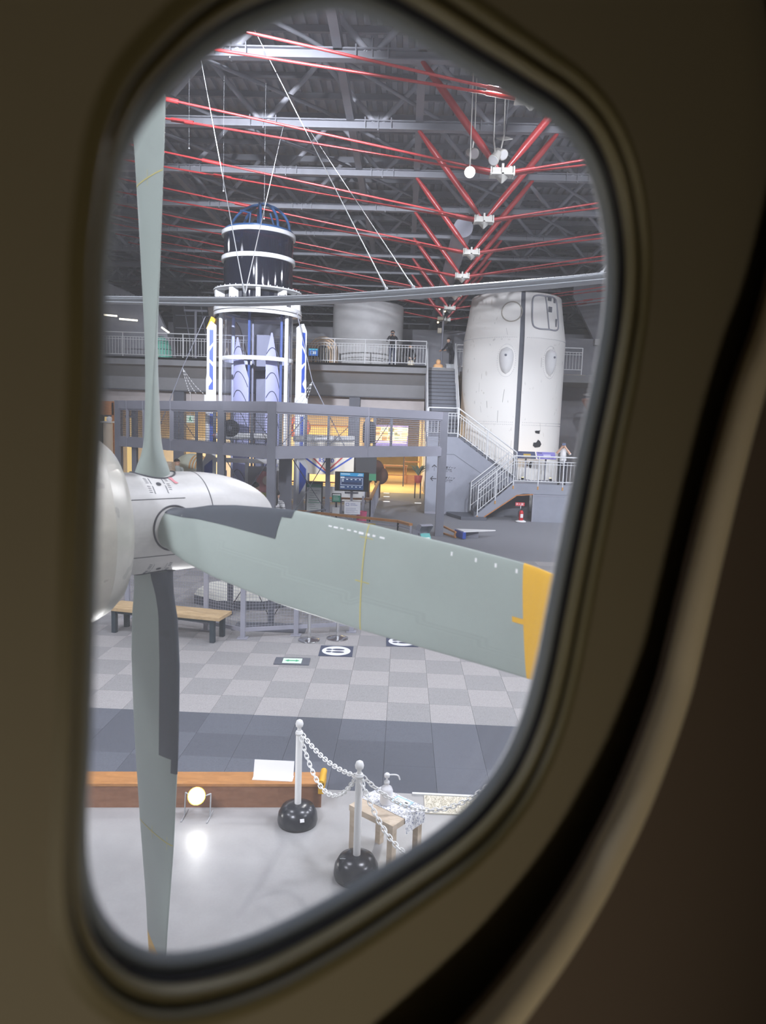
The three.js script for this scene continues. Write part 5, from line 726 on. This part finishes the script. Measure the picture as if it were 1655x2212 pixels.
// ---------------------------------------------------------------- people
function person(label, at, turn, o) {
  const t = thing('person', label, 'person'), S = (o.h ?? 1.65) / 1.7, B = [];
  const bone = (a, ra, b, rb, c) => B.push([V(...a), ra, V(...b), rb, new THREE.Color(c)]);
  const top = o.top, pant = o.pants, hs = M.skin, lean = o.lean ?? 0, hz = lean * 0.5, shoe = o.shoe ?? 0x222222;
  bone([0, 0.98, 0], 0.135, [0, 1.2, hz * 0.5], 0.125, top); bone([0, 1.2, hz * 0.5], 0.13, [0, 1.4, hz], 0.115, top); bone([-0.15, 1.39, hz], 0.065, [0.15, 1.39, hz], 0.065, top);
  bone([0, 1.42, hz], 0.055, [0, 1.5, hz + lean * 0.1], 0.05, hs); bone([0, 1.57, hz + 0.02 + lean * 0.1], 0.085, [0, 1.62, hz + lean * 0.1], 0.088, hs); bone([0, 1.57, hz + 0.1 + lean * 0.1], 0.012, [0, 1.555, hz + 0.115 + lean * 0.1], 0.014, o.mask ?? hs);
  if (o.mask) bone([-0.02, 1.54, hz + 0.06], 0.055, [0.02, 1.54, hz + 0.06], 0.055, o.mask);
  for (const s of [-1, 1]) {
    const [ka, fa] = o.legs ? o.legs(s) : [[s * 0.1, 0.5, 0.02], [s * 0.11, 0.07, 0]];
    bone([s * 0.085, 0.93, 0], 0.095, ka, 0.062, pant); bone(ka, 0.062, fa, 0.042, pant); bone([fa[0], fa[1] - 0.02, fa[2]], 0.045, [fa[0] + s * 0.02, fa[1] - 0.03, fa[2] + 0.14], 0.035, shoe);
    const arm = o.arm ? o.arm(s) : [[s * 0.24, 1.12, 0], [s * 0.24, 0.88, 0.05]];
    bone([s * 0.18, 1.37, hz], 0.058, arm[0], 0.045, top); bone(arm[0], 0.045, arm[1], 0.034, o.sleeve ?? top);
    const hd = V(...arm[1]).sub(V(...arm[0])).normalize(); const q = V(...arm[1]).addScaledVector(hd, 0.1); bone(arm[1], 0.032, [q.x, q.y, q.z], 0.034, hs);
    for (let k = -1.5; k <= 1.5; k++) bone([q.x, q.y, q.z], 0.014, [q.x + hd.x * 0.06 + k * 0.014, q.y + hd.y * 0.06 + k * 0.008, q.z + hd.z * 0.06], 0.011, hs);
    bone([q.x, q.y, q.z], 0.014, [q.x - s * 0.04, q.y + 0.03, q.z + 0.02], 0.012, hs);
  }
  const lo = V(1e9, 1e9, 1e9), hi = V(-1e9, -1e9, -1e9);
  for (const [a, ra, b, rb] of B) for (const [p, r] of [[a, ra], [b, rb]]) { lo.min(p.clone().addScalar(-r - 0.05)); hi.max(p.clone().addScalar(r + 0.05)); }
  const N = 60, mc = new MarchingCubes(N, new THREE.MeshBasicMaterial(), false, false, 120000), c = lo.clone().add(hi).multiplyScalar(0.5), hf = hi.clone().sub(lo).multiplyScalar(0.5);
  mc.isolation = 0; const P = V(0, 0, 0), ab = V(0, 0, 0), ap = V(0, 0, 0);
  const dist = ([a, ra, b, rb]) => { ab.subVectors(b, a); ap.subVectors(P, a); const h = Math.max(0, Math.min(1, ap.dot(ab) / ab.lengthSq())); return ap.addScaledVector(ab, -h).length() - (ra + (rb - ra) * h); };
  for (let z = 0; z < N; z++) for (let y = 0; y < N; y++) for (let x = 0; x < N; x++) {
    P.set(c.x + hf.x * (x - N / 2) / (N / 2), c.y + hf.y * (y - N / 2) / (N / 2), c.z + hf.z * (z - N / 2) / (N / 2));
    let d = 1e3; for (const b of B) { const q = dist(b), k = 0.025, h = Math.max(0, k - Math.abs(d - q)) / k; d = Math.min(d, q) - h * h * k * 0.25; }
    mc.field[x + y * N + z * N * N] = -d;
  }
  mc.update();
  const pos = mc.positionArray.slice(0, mc.count * 3), col = new Float32Array(pos.length);
  for (let i = 0; i < pos.length; i += 3) {
    P.set(c.x + hf.x * pos[i], c.y + hf.y * pos[i + 1], c.z + hf.z * pos[i + 2]); let best = 1e9, bc; for (const b of B) { const q = dist(b); if (q < best) { best = q; bc = b[4]; } }
    if (o.stripe && bc.getHex() === new THREE.Color(top).getHex() && (P.y * 26 % 1) < 0.35) bc = new THREE.Color(o.stripe);
    pos[i] = P.x; pos[i + 1] = P.y; pos[i + 2] = P.z; col[i] = bc.r; col[i + 1] = bc.g; col[i + 2] = bc.b;
  }
  let g = new THREE.BufferGeometry(); g.setAttribute('position', new THREE.BufferAttribute(pos, 3)); g.setAttribute('color', new THREE.BufferAttribute(col, 3)); g = mergeVertices(g, 1e-4); g.computeVertexNormals(); g.setAttribute('uv', new THREE.Float32BufferAttribute(new Float32Array(g.attributes.position.count * 2), 2));
  const tf = q => q.scale(S, S, S).rotateY(turn).translate(...at);
  mesh('body', tf(g), new THREE.MeshStandardMaterial({ vertexColors: true, roughness: 0.85 }), t, true);
  const hc = [0, 1.63, hz - 0.015 + lean * 0.1], hairM = mat(o.hair ?? 0x1d1a1a, 0.7), hg = [new THREE.SphereGeometry(0.105, 18, 12, 0, 6.2832, 0, 1.75).rotateX(-0.35).translate(...hc)];
  if (o.long) hg.push(ball(0.1, hc[0], hc[1] - 0.18, hc[2] - 0.06, 0.95, 2.2, 0.6));
  mesh('hair', tf(merge(hg)), hairM, t);
  if (o.extra) o.extra(t, tf);
}
const camArms = s => [[s * 0.27, 1.2, 0.16], [s * 0.1, 1.42, 0.24]];
const cameraBox = y => (t, tf) => mesh('held_camera', tf(merge([box(0.13, 0.08, 0.04, 0, y, 0.32), rod(V(0, y, 0.33), V(0, y, 0.4), 0.03)])), M.black, t);
person('person in black jacket and jeans photographing from the gallery rail', [-0.68, MEZ, -33.1], 0, { h: 1.55, top: 0x24262c, pants: 0x2c3550, mask: 0xe8e8ea, arm: camArms, extra: cameraBox(1.53) });
person('person in dark clothes leaning over the counter at the stair top', [2.15, MEZ, -34.95], -0.9, { h: 1.5, top: 0x22252e, pants: 0x22252e, lean: 0.45, arm: s => [[s * 0.25, 1.15, 0.35], [s * 0.2, 1.05, 0.6]] });
person('person in dark clothes crouching behind the gallery rail', [0.15, MEZ - 0.42, -34.2], 0.3, { h: 1.5, top: 0x24262e, pants: 0x24262e, legs: s => [[s * 0.16, 0.95, 0.32], [s * 0.14, 0.55, 0.1]], arm: s => [[s * 0.25, 1.12, 0.15], [s * 0.15, 1.0, 0.35]] });
person('person in white shirt holding a phone up on the stair landing', [6.05, 1.39, -27.25], -0.2, { h: 1.58, top: 0xe6e6e4, pants: 0x2d2f3a, sleeve: M.skin, long: true, hair: 0x4a3630, arm: s => [[s * 0.26, 1.28, 0.18], [s * 0.08, 1.52, 0.26]], extra: (t, tf) => mesh('held_phone', tf(box(0.15, 0.09, 0.012, 0, 1.66, 0.36)), mat(0x5b6a86, 0.4), t) });
person('person in dark blue jacket standing under the walkway corner', [-4.05, 0, -19.6], 2.6, { h: 1.7, top: 0x2c3a4c, pants: 0x2b2d33 });
person('person with long dark hair in a striped white shirt under the walkway', [-3.2, 0, -18.0], 2.9, { h: 1.66, top: 0xeeeeee, stripe: 0x4a4a52, pants: 0x3a4050, long: true });
person('person with short dark hair looking into the lift entrance', [-5.45, 0, -19.9], 3.1, { h: 1.74, top: 0xbfc4c6, pants: 0x3c3c44, hair: 0x2b2523 });
person('person in black standing at the white booth', [-4.62, 0, -20.15], 2.9, { h: 1.66, top: 0x25272d, pants: 0x25272d, mask: 0xe3e3e6 });
person('person in grey top beside the vintage machine', [-8.55, 0, -26.8], 0.8, { h: 1.86, top: 0xa9b0aa, pants: 0x33363c });

// ---------------------------------------------------------------- aeroplane: propeller, nacelle, cabin wall with the window
const EYE = V(0, 3.4, 0), AF = V(0.725782, 0, -0.687925), AL = V(-0.687925, 0, -0.725782);
const ac = (u, v, lat) => EYE.clone().addScaledVector(AF, u).addScaledVector(U3, v).addScaledVector(AL, lat);   // forward, up, outboard from the passenger's eye
const HUB = V(-1.048, 2.962, -2.96), hubAt = (s, up, out) => HUB.clone().addScaledVector(AF, s).addScaledVector(U3, up).addScaledVector(AL, out);
function axial(profile, seg, a0 = 0, a1 = Math.PI * 2) {   // revolve (s, r) about the propeller shaft
  const rows = []; for (const [s, r] of profile) { const ring = []; for (let k = 0; k <= seg; k++) { const a = a0 + (a1 - a0) * k / seg; ring.push(hubAt(s, Math.cos(a) * r, -Math.sin(a) * r)); } rows.push(ring); }
  return loft(rows, false);
}
{
  const t = thing('propeller', 'four-bladed grey-green aircraft propeller with white spinner and yellow tips', 'propeller');
  const nose = s => s < 0.14 ? 0.212 : 0.212 * Math.sqrt(Math.max(0, 1 - Math.pow((s - 0.14) / 0.44, 2)));
  const prof = []; for (let s = -0.19; s < 0.13; s += 0.04) prof.push([s, 0.212]); for (let k = 0; k <= 24; k++) { const s = 0.13 + 0.449 * Math.sin(k / 24 * Math.PI / 2); prof.push([s, nose(s)]); }
  const sp = mesh('spinner', [axial(prof, 72), axial([[-0.19, 0.212], [-0.192, 0.05]], 40)], M.spinner, t);
  const ringLine = (s, a0, a1, r = 0.0025) => { const p = []; for (let k = 0; k <= 30; k++) { const a = a0 + (a1 - a0) * k / 30, q = nose(s); p.push(hubAt(s, Math.cos(a) * q, -Math.sin(a) * q)); } return tube(p, r, 60, 5); };
  mesh('panel_gap', [ringLine(0.175, 0, 6.283, 0.002)], M.line, sp);
  const sline = a => { const p = []; for (let s = -0.18; s <= 0.1; s += 0.04) p.push(hubAt(s, Math.cos(a) * 0.212, -Math.sin(a) * 0.212)); return tube(p, 0.0018, 16, 5); };
  mesh('panel_gap', [0.98, 2.12, 4.0, 5.3].map(sline), M.line, sp);
  for (const a of [0.62, 2.55]) {   // access holes with small stencilled lines beside them
    const o = hubAt(-0.03, Math.cos(a) * 0.2128, -Math.sin(a) * 0.2128), nn = o.clone().sub(hubAt(-0.03, 0, 0)).normalize();
    mesh('access_hole', new THREE.CircleGeometry(0.011, 18).applyQuaternion(new THREE.Quaternion().setFromUnitVectors(V(0, 0, 1), nn)).translate(o.x, o.y, o.z), M.line, sp);
    const w = []; for (const s of [-0.075, -0.06, -0.005, 0.01]) for (let k = 0; k < 9; k++) { const b = a - 0.2 + k * 0.05; if ((k + (s > 0 ? 1 : 0)) % 5 === 4) continue; const hw = (s === -0.075 || s === 0.01) ? 0.006 : 0.0015; const p = (ss, bb) => hubAt(ss, Math.cos(bb) * 0.2126, -Math.sin(bb) * 0.2126); w.push(beam(p(s - hw, b), p(s + hw, b + (hw > 0.002 ? 0.012 : 0.045)), 0.0012, 0.0025)); }
    mesh('stencil_marks', w, M.wallDark, sp);
  }
  // blades: radial direction, direction of travel (leading edge)
  const R = 2.2, YT = 1.94, lerpT = (tab, x) => { for (let i = 0; i + 1 < tab.length; i++) if (x <= tab[i + 1][0]) { const f = Math.max(0, (x - tab[i][0]) / (tab[i + 1][0] - tab[i][0])); const s = f * f * (3 - 2 * f); return tab[i][1] + (tab[i + 1][1] - tab[i][1]) * (tab.smooth ? s : f); } return tab[tab.length - 1][1]; };
  const LE = [[0.15, 0.085], [0.22, 0.085], [0.3, 0.1], [0.4, 0.122], [0.6, 0.142], [1.0, 0.163], [1.4, 0.165], [1.8, 0.158], [1.95, 0.152], [2.1, 0.13], [2.17, 0.095], [2.2, 0.05]];
  const TE = [[0.15, 0.085], [0.22, 0.085], [0.3, 0.098], [0.4, 0.112], [0.6, 0.128], [1.0, 0.14], [1.4, 0.134], [1.8, 0.122], [1.95, 0.118], [2.1, 0.105], [2.17, 0.08], [2.2, 0.05]];
  const TH = [[0.15, 0.085], [0.2, 0.083], [0.24, 0.068], [0.29, 0.046], [0.36, 0.034], [0.45, 0.03], [0.6, 0.025], [1.0, 0.017], [1.4, 0.013], [1.8, 0.01], [2.2, 0.005]];
  const PI = [[0.15, 28], [0.4, 26], [0.6, 22], [0.8, 17], [1.0, 12], [1.4, 4], [1.8, -5.5], [2.2, -11]];
  const NS = 40;
  const section = (r, rho, tan, off, u) => {   // u in 0..1 round the section from the trailing edge over the front face
    const le = lerpT(LE, r), te = lerpT(TE, r), th = lerpT(TH, r), b = lerpT(PI, r) * Math.PI / 180, a = u * 2 * Math.PI, f = Math.min(1, Math.max(0, (r - 0.2) / 0.25));
    const cx = Math.cos(a), x = ((le + te) / 2 + off) * -cx + (le - te) / 2, bulge = f * 0.25 * cx * -1, y = (th + off) * Math.sin(a) * (1 + bulge) * (0.9 + 0.1 * f);
    const t2 = x * Math.cos(b) - y * Math.sin(b), ax = x * Math.sin(b) + y * Math.cos(b);
    return HUB.clone().addScaledVector(rho, r).addScaledVector(tan, t2).addScaledVector(AF, ax);
  };
  const span = (r0, r1, n) => { const a = []; for (let i = 0; i <= n; i++) a.push(r0 + (r1 - r0) * i / n); return a; };
  const negL = AL.clone().multiplyScalar(-1), D = V(0, -1, 0);
  for (const [rho, tan, nm] of [[negL, U3, 'blade pointing towards the window'], [U3, AL, 'upper blade with a worn bright leading edge'], [AL, D, 'far blade behind the spinner'], [D, negL, 'lower blade with a long dark boot']]) {
    const ring = (r, off = 0) => { const p = []; for (let k = 0; k < NS; k++) p.push(section(r, rho, tan, off, k / NS)); return p; };
    const rs = [...span(0.15, 0.6, 14), ...span(0.65, YT, 26)], bl = mesh('blade', loft(rs.map(r => ring(r))), M.blade, t); bl.userData.label = nm;
    const tipR = [...span(YT, 2.1, 6), 2.14, 2.17, 2.19, 2.2]; mesh('yellow_tip', [loft(tipR.map(r => ring(r, 0.0004))), fan(ring(2.2))], M.yellow, bl);
    const patch = (r0, r1, u0, u1, off, n = 24) => loft(span(r0, r1, n).map(r => { const p = []; for (let k = 0; k <= 14; k++) p.push(section(r, rho, tan, off, (typeof u0 === 'function' ? u0(r) : u0) + ((typeof u1 === 'function' ? u1(r) : u1) - (typeof u0 === 'function' ? u0(r) : u0)) * k / 14)); return p; }), false);
    const end = nm.startsWith('blade') ? 1.0 : nm.startsWith('upper') ? 0.0 : 1.07;
    if (end) mesh('deicing_boot', [patch(0.2, end - 0.06, 0.3, r => 0.5 + 0.17 + 0.03 * Math.min(1, r), 0.0016), patch(end - 0.06, end, 0.36, 0.6, 0.0016, 3)], M.boot, bl);
    else mesh('worn_edge', patch(0.55, 1.75, 0.46, 0.53, 0.001, 40), M.whiteGloss, bl);
    const fine = mat(0xb9ae62, 0.6); mesh('marking_line', [patch(1.385, 1.39, 0.53, 0.97, 0.0012, 1), patch(1.36, 1.42, 0.615, 0.618, 0.0012, 2), patch(1.36, 1.42, 0.76, 0.763, 0.0012, 2)], fine, bl);
    if (nm.startsWith('blade')) { const ch = []; for (let k = 0; k < 9; k++) { const r = 1.2 + k * 0.03 + rnd() * 0.01; ch.push(patch(r, r + 0.012 + rnd() * 0.015, 0.594, 0.6 + rnd() * 0.006, 0.0009, 1)); } for (const r of [1.72, 1.8, 1.86, 1.92]) ch.push(patch(r, r + 0.006, 0.58, 0.6, 0.0009, 1)); mesh('paint_chips', ch, M.white, bl); mesh('tip_tab', patch(1.91, 1.945, 0.74, 0.755, 0.0012, 2), M.yellow, bl); }
    if (nm.startsWith('upper')) { const q = (r, w) => section(r, rho, tan, 0.001, w); mesh('red_tape', patch(0.215, 0.25, 0.64, 0.72, 0.0014, 3), mat(0xc23a44, 0.6), bl); mesh('yellow_mark', patch(0.44, 0.47, 0.62, 0.66, 0.001, 2), mat(0xcfc9a0, 0.6), bl); }
    { const p = []; for (let k = 0; k < 32; k++) { const f = k / 32 * 6.2832, q = Math.cos(f) * 0.09; p.push(HUB.clone().addScaledVector(tan, q).addScaledVector(AF, Math.sin(f) * 0.09).addScaledVector(rho, Math.sqrt(0.2125 * 0.2125 - q * q))); } mesh('root_seal', tube(p, 0.004, 80, 6, true), M.line, bl); }
  }
  const tp = (s, a) => hubAt(s, Math.cos(a) * 0.2135, -Math.sin(a) * 0.2135); mesh('red_tape', [beam(tp(0.035, 0.42), tp(0.05, 0.62), 0.02, 0.001)], mat(0xd08088, 0.6), t);
}
{
  const t = thing('engine_nacelle', 'rounded cream metal engine cowl at the left window edge', 'engine cowl');
  mesh('intake_lip', axial([[-0.32, 0.22], [-0.24, 0.235], [-0.205, 0.262], [-0.2, 0.29], [-0.215, 0.325], [-0.25, 0.355], [-0.3, 0.378]], 72), mat(0xc4c1b6, 0.34, { tex: 'scuff', metalness: 0.25 }), t);
  mesh('cowl', axial([[-0.3, 0.378], [-0.45, 0.41], [-0.8, 0.45], [-1.4, 0.5], [-2.4, 0.5]], 64), M.cowl, t);
  mesh('backplate', axial([[-0.32, 0.22], [-0.33, 0.02]], 40), M.black, t);
  mesh('top_scoop', (() => { const rows = []; for (let i = 0; i <= 12; i++) { const s = -0.28 - i * 0.06, ring = []; for (let k = 0; k <= 12; k++) { const a = -0.5 + k / 12, r = 0.36 + 0.03 * i * 0.1 + 0.06 * Math.sin(Math.min(1, i / 4) * Math.PI / 2) * Math.cos((k / 12 - 0.5) * Math.PI); ring.push(hubAt(s, Math.cos(a) * r, -Math.sin(a) * r)); } rows.push(ring); } return loft(rows, false); })(), M.cowl, t);
  const W = (u, v, lat) => ac(u, v, lat);   // stub wing that carries the nacelle to the fuselage
  const sec = lat => { const p = []; for (let k = 0; k < 24; k++) { const a = k / 24 * 6.283, cx = 0.5 - 0.5 * Math.cos(a); p.push(W(-0.1 - cx * 2.4, -0.75 + (a < Math.PI ? 1 : -1) * 0.22 * Math.sin(Math.PI * Math.sqrt(cx)) , lat)); } return p; };
  mesh('wing', [loft([sec(0.36), sec(1.5), sec(2.9), sec(4.2)])], M.spinner, t);
}
// cabin: closed room round the passenger, its outboard wall cut by the window
const trim = mat(0x6f6749, 0.5), trimPanel = mat(0x8c8470, 0.62), litLipMat = mat(0xdbcfb6, 0.45), sideMat = mat(0x6a5d52, 0.75);  // lip paler, sidewall darker: window light on the lip put into colours
const GL = [[0.094, 0.016], [0.091, -0.032], [0.089, -0.073], [0.087, -0.116], [0.085, -0.151], [0.086, -0.169], [0.091, -0.186], [0.101, -0.202], [0.114, -0.213], [0.134, -0.221], [0.159, -0.226], [0.196, -0.227], [0.241, -0.224], [0.275, -0.22], [0.302, -0.212], [0.326, -0.197], [0.344, -0.174], [0.355, -0.146], [0.363, -0.113], [0.37, -0.082], [0.378, -0.048], [0.388, -0.005], [0.399, 0.039], [0.405, 0.078], [0.403, 0.106], [0.395, 0.129], [0.382, 0.148], [0.364, 0.161], [0.339, 0.168], [0.302, 0.17], [0.267, 0.171], [0.236, 0.172], [0.213, 0.172], [0.193, 0.169], [0.175, 0.161], [0.158, 0.15], [0.142, 0.138], [0.129, 0.126], [0.117, 0.112], [0.107, 0.098], [0.101, 0.084], [0.098, 0.07], [0.095, 0.047]].map(([u, v]) => V(u * 1.09, v * 1.09, 0));
const NW = 180, glass = new THREE.CatmullRomCurve3(GL, true, 'centripetal').getSpacedPoints(NW).slice(0, NW);
const nrm = glass.map((p, i) => { const a = glass[(i + NW - 2) % NW], b = glass[(i + 2) % NW], d = b.clone().sub(a).normalize(); return V(d.y, -d.x, 0); });
{ let s = 0; glass.forEach((p, i) => { const q = glass[(i + 1) % NW]; s += p.x * q.y - q.x * p.y; }); if (s < 0) nrm.forEach(n => n.negate()); }
const PL = 0.25;
const rim = (n, w) => glass.map((p, i) => ac(p.x + nrm[i].x * n, p.y + nrm[i].y * n, PL - w));
const rim2 = n => glass.map((p, i) => [p.x + nrm[i].x * n, p.y + nrm[i].y * n]);
const sweep = prof => loft(prof.map(([n, w]) => rim(n, w)));
const inCabin = g => {   // forward, up, outboard axes are left-handed: turn the faces back round
  g = clean(g).applyMatrix4(acMatrix);
  for (const k of ['position', 'normal', 'uv']) { const a = g.attributes[k], n = a.itemSize, r = a.array; for (let i = 0; i < a.count; i += 3) for (let c = 0; c < n; c++) { const q = r[(i + 1) * n + c]; r[(i + 1) * n + c] = r[(i + 2) * n + c]; r[(i + 2) * n + c] = q; } }
  return g;
};
const acMatrix = new THREE.Matrix4().makeBasis(AF, U3, AL.clone()).setPosition(EYE);
const plate = (outer, holes, lat0, depth, bevel = 0) => inCabin(extrude(outer, depth, bevel, holes).translate(0, 0, lat0));
const win = structGroup('window_1');
mesh('outer_pane', plate(rim2(0.004), [], PL + 0.0235, 0.0005), mat(0xffffff, 0.19, { transmission: 1, thickness: 0, ior: 1.45, keepUV: true }), win);
mesh('metal_ring', sweep([[-0.001, -0.0224], [0.0004, -0.019], [0.002, -0.0168], [0.0042, -0.016], [0.005, -0.017]]), mat(0x8b939a, 0.5), win);
mesh('black_gasket', sweep([[0.005, -0.017], [0.0052, -0.0145], [0.006, -0.013], [0.007, -0.0125]]), mat(0x15151a, 0.55), win);
mesh('seal_bead', sweep([[0.007, -0.0125], [0.0073, -0.0075], [0.0085, -0.0055], [0.0102, -0.0055], [0.0108, -0.007]]), trim, win);
mesh('groove', sweep([[0.0108, -0.007], [0.0112, -0.0085], [0.0122, -0.0085], [0.0126, -0.005]]), mat(0x2b271d, 0.7), win);
mesh('escutcheon', sweep([[0.0126, -0.005], [0.013, -0.001], [0.0145, 0.0006], [0.0165, 0.0006], [0.019, -0.0006], [0.021, -0.001]]), trim, win);
const LIP = [[0.575, 0.105], [0.542, 0.048], [0.513, -0.018], [0.492, -0.076], [0.476, -0.123], [0.46, -0.17], [0.442, -0.211], [0.42, -0.247], [0.393, -0.276], [0.36, -0.298], [0.328, -0.313], [0.29, -0.326], [0.2, -0.34], [0.08, -0.345], [-0.03, -0.32], [-0.1, -0.24], [-0.13, -0.05], [-0.13, 0.15], [-0.08, 0.3], [0.06, 0.36], [0.3, 0.37], [0.46, 0.36], [0.56, 0.31], [0.605, 0.22]].map(([u, v]) => V(u, v, 0));
const LS = 1;
const lipAt = new THREE.CatmullRomCurve3(LIP, true, 'centripetal').getSpacedPoints(140).slice(0, 140);
const lipC = lipAt.map((p, i) => { const d = lipAt[(i + 1) % 140].clone().sub(lipAt[(i + 139) % 140]).normalize(); const o = 0.018 * LS * Math.max(0, Math.min(1, (p.y + 0.27) / 0.1)); return [p.x - d.y * o, p.y + d.x * o]; });
struct('window_panel', plate([[-0.4, -0.5], [0.8, -0.5], [0.8, 0.5], [-0.4, 0.5]], [rim2(0.0205)], PL + 0.0008, 0.004), trimPanel);
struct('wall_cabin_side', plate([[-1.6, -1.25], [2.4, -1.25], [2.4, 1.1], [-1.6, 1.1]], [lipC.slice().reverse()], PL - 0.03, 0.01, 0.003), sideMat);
struct('lit_lip_1', tube(lipC.map(([u, v]) => ac(u, v, PL - 0.033)), 0.0105, 280, 14, true), litLipMat);  // bead along the panel lip, its pale colour stands in for window light
struct('wall_fuselage', plate([[-1.7, -1.6], [2.5, -1.6], [2.5, 1.3], [-1.7, 1.3]], [rim2(0.0055)], PL + 0.0245, 0.003), M.spinner);
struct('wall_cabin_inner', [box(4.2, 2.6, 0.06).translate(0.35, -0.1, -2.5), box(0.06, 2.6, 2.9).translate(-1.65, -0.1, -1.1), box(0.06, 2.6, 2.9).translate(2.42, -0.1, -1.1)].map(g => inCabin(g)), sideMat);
struct('floor_cabin', inCabin(box(4.2, 0.06, 2.9).translate(0.35, -1.28, -1.1)), mat(0x5a4a42, 0.95, { tex: 'carpet' }));
struct('ceiling_cabin', inCabin(box(4.2, 0.06, 2.9).translate(0.35, 1.13, -1.1)), mat(0xc9bfa8, 0.7));
{ const t = thing('passenger_chair', 'olive fabric passenger chair beside the window, below the view', 'seat'), fab = mat(0x8f8250, 0.95, { tex: 'carpet' }), L = g => inCabin(g);
  mesh('cushion', L(box(0.55, 0.16, 0.5).translate(0.05, -0.78, -0.1)), fab, t); mesh('backrest', L(box(0.14, 0.8, 0.5).translate(-0.36, -0.35, -0.1)), fab, t); mesh('frame', [L(box(0.5, 0.4, 0.06).translate(0.05, -1.05, -0.3)), L(box(0.5, 0.4, 0.06).translate(0.05, -1.05, 0.1))], M.steelDark, t); }
{ const t = thing('added_cabin_lamp', 'added unseen dim warm lamp below the window', 'added cabin lamp'); const L = g => inCabin(g);  // unseen lamp added to brighten the window panel from below
  mesh('housing', L(box(0.3, 0.04, 0.1).translate(-0.05, -0.66, -0.5)), M.white, t); mesh('bracket', L(box(0.04, 0.62, 0.04).translate(-0.05, -0.96, -0.52)), M.steelDark, t); mesh('tube', L(box(0.26, 0.008, 0.07).translate(-0.05, -0.637, -0.5)), glow(0xfff0d6, 1.0), t);
  const q = ac(-0.05, -0.625, -0.5), g = ac(0.3, -0.1, 0.25), l = new THREE.RectAreaLight(0xfff0d6, 54, 0.26, 0.07); l.position.copy(q); l.lookAt(g); scene.add(l); }

rebase();
scene.add(camera);
renderer.render(scene, camera);
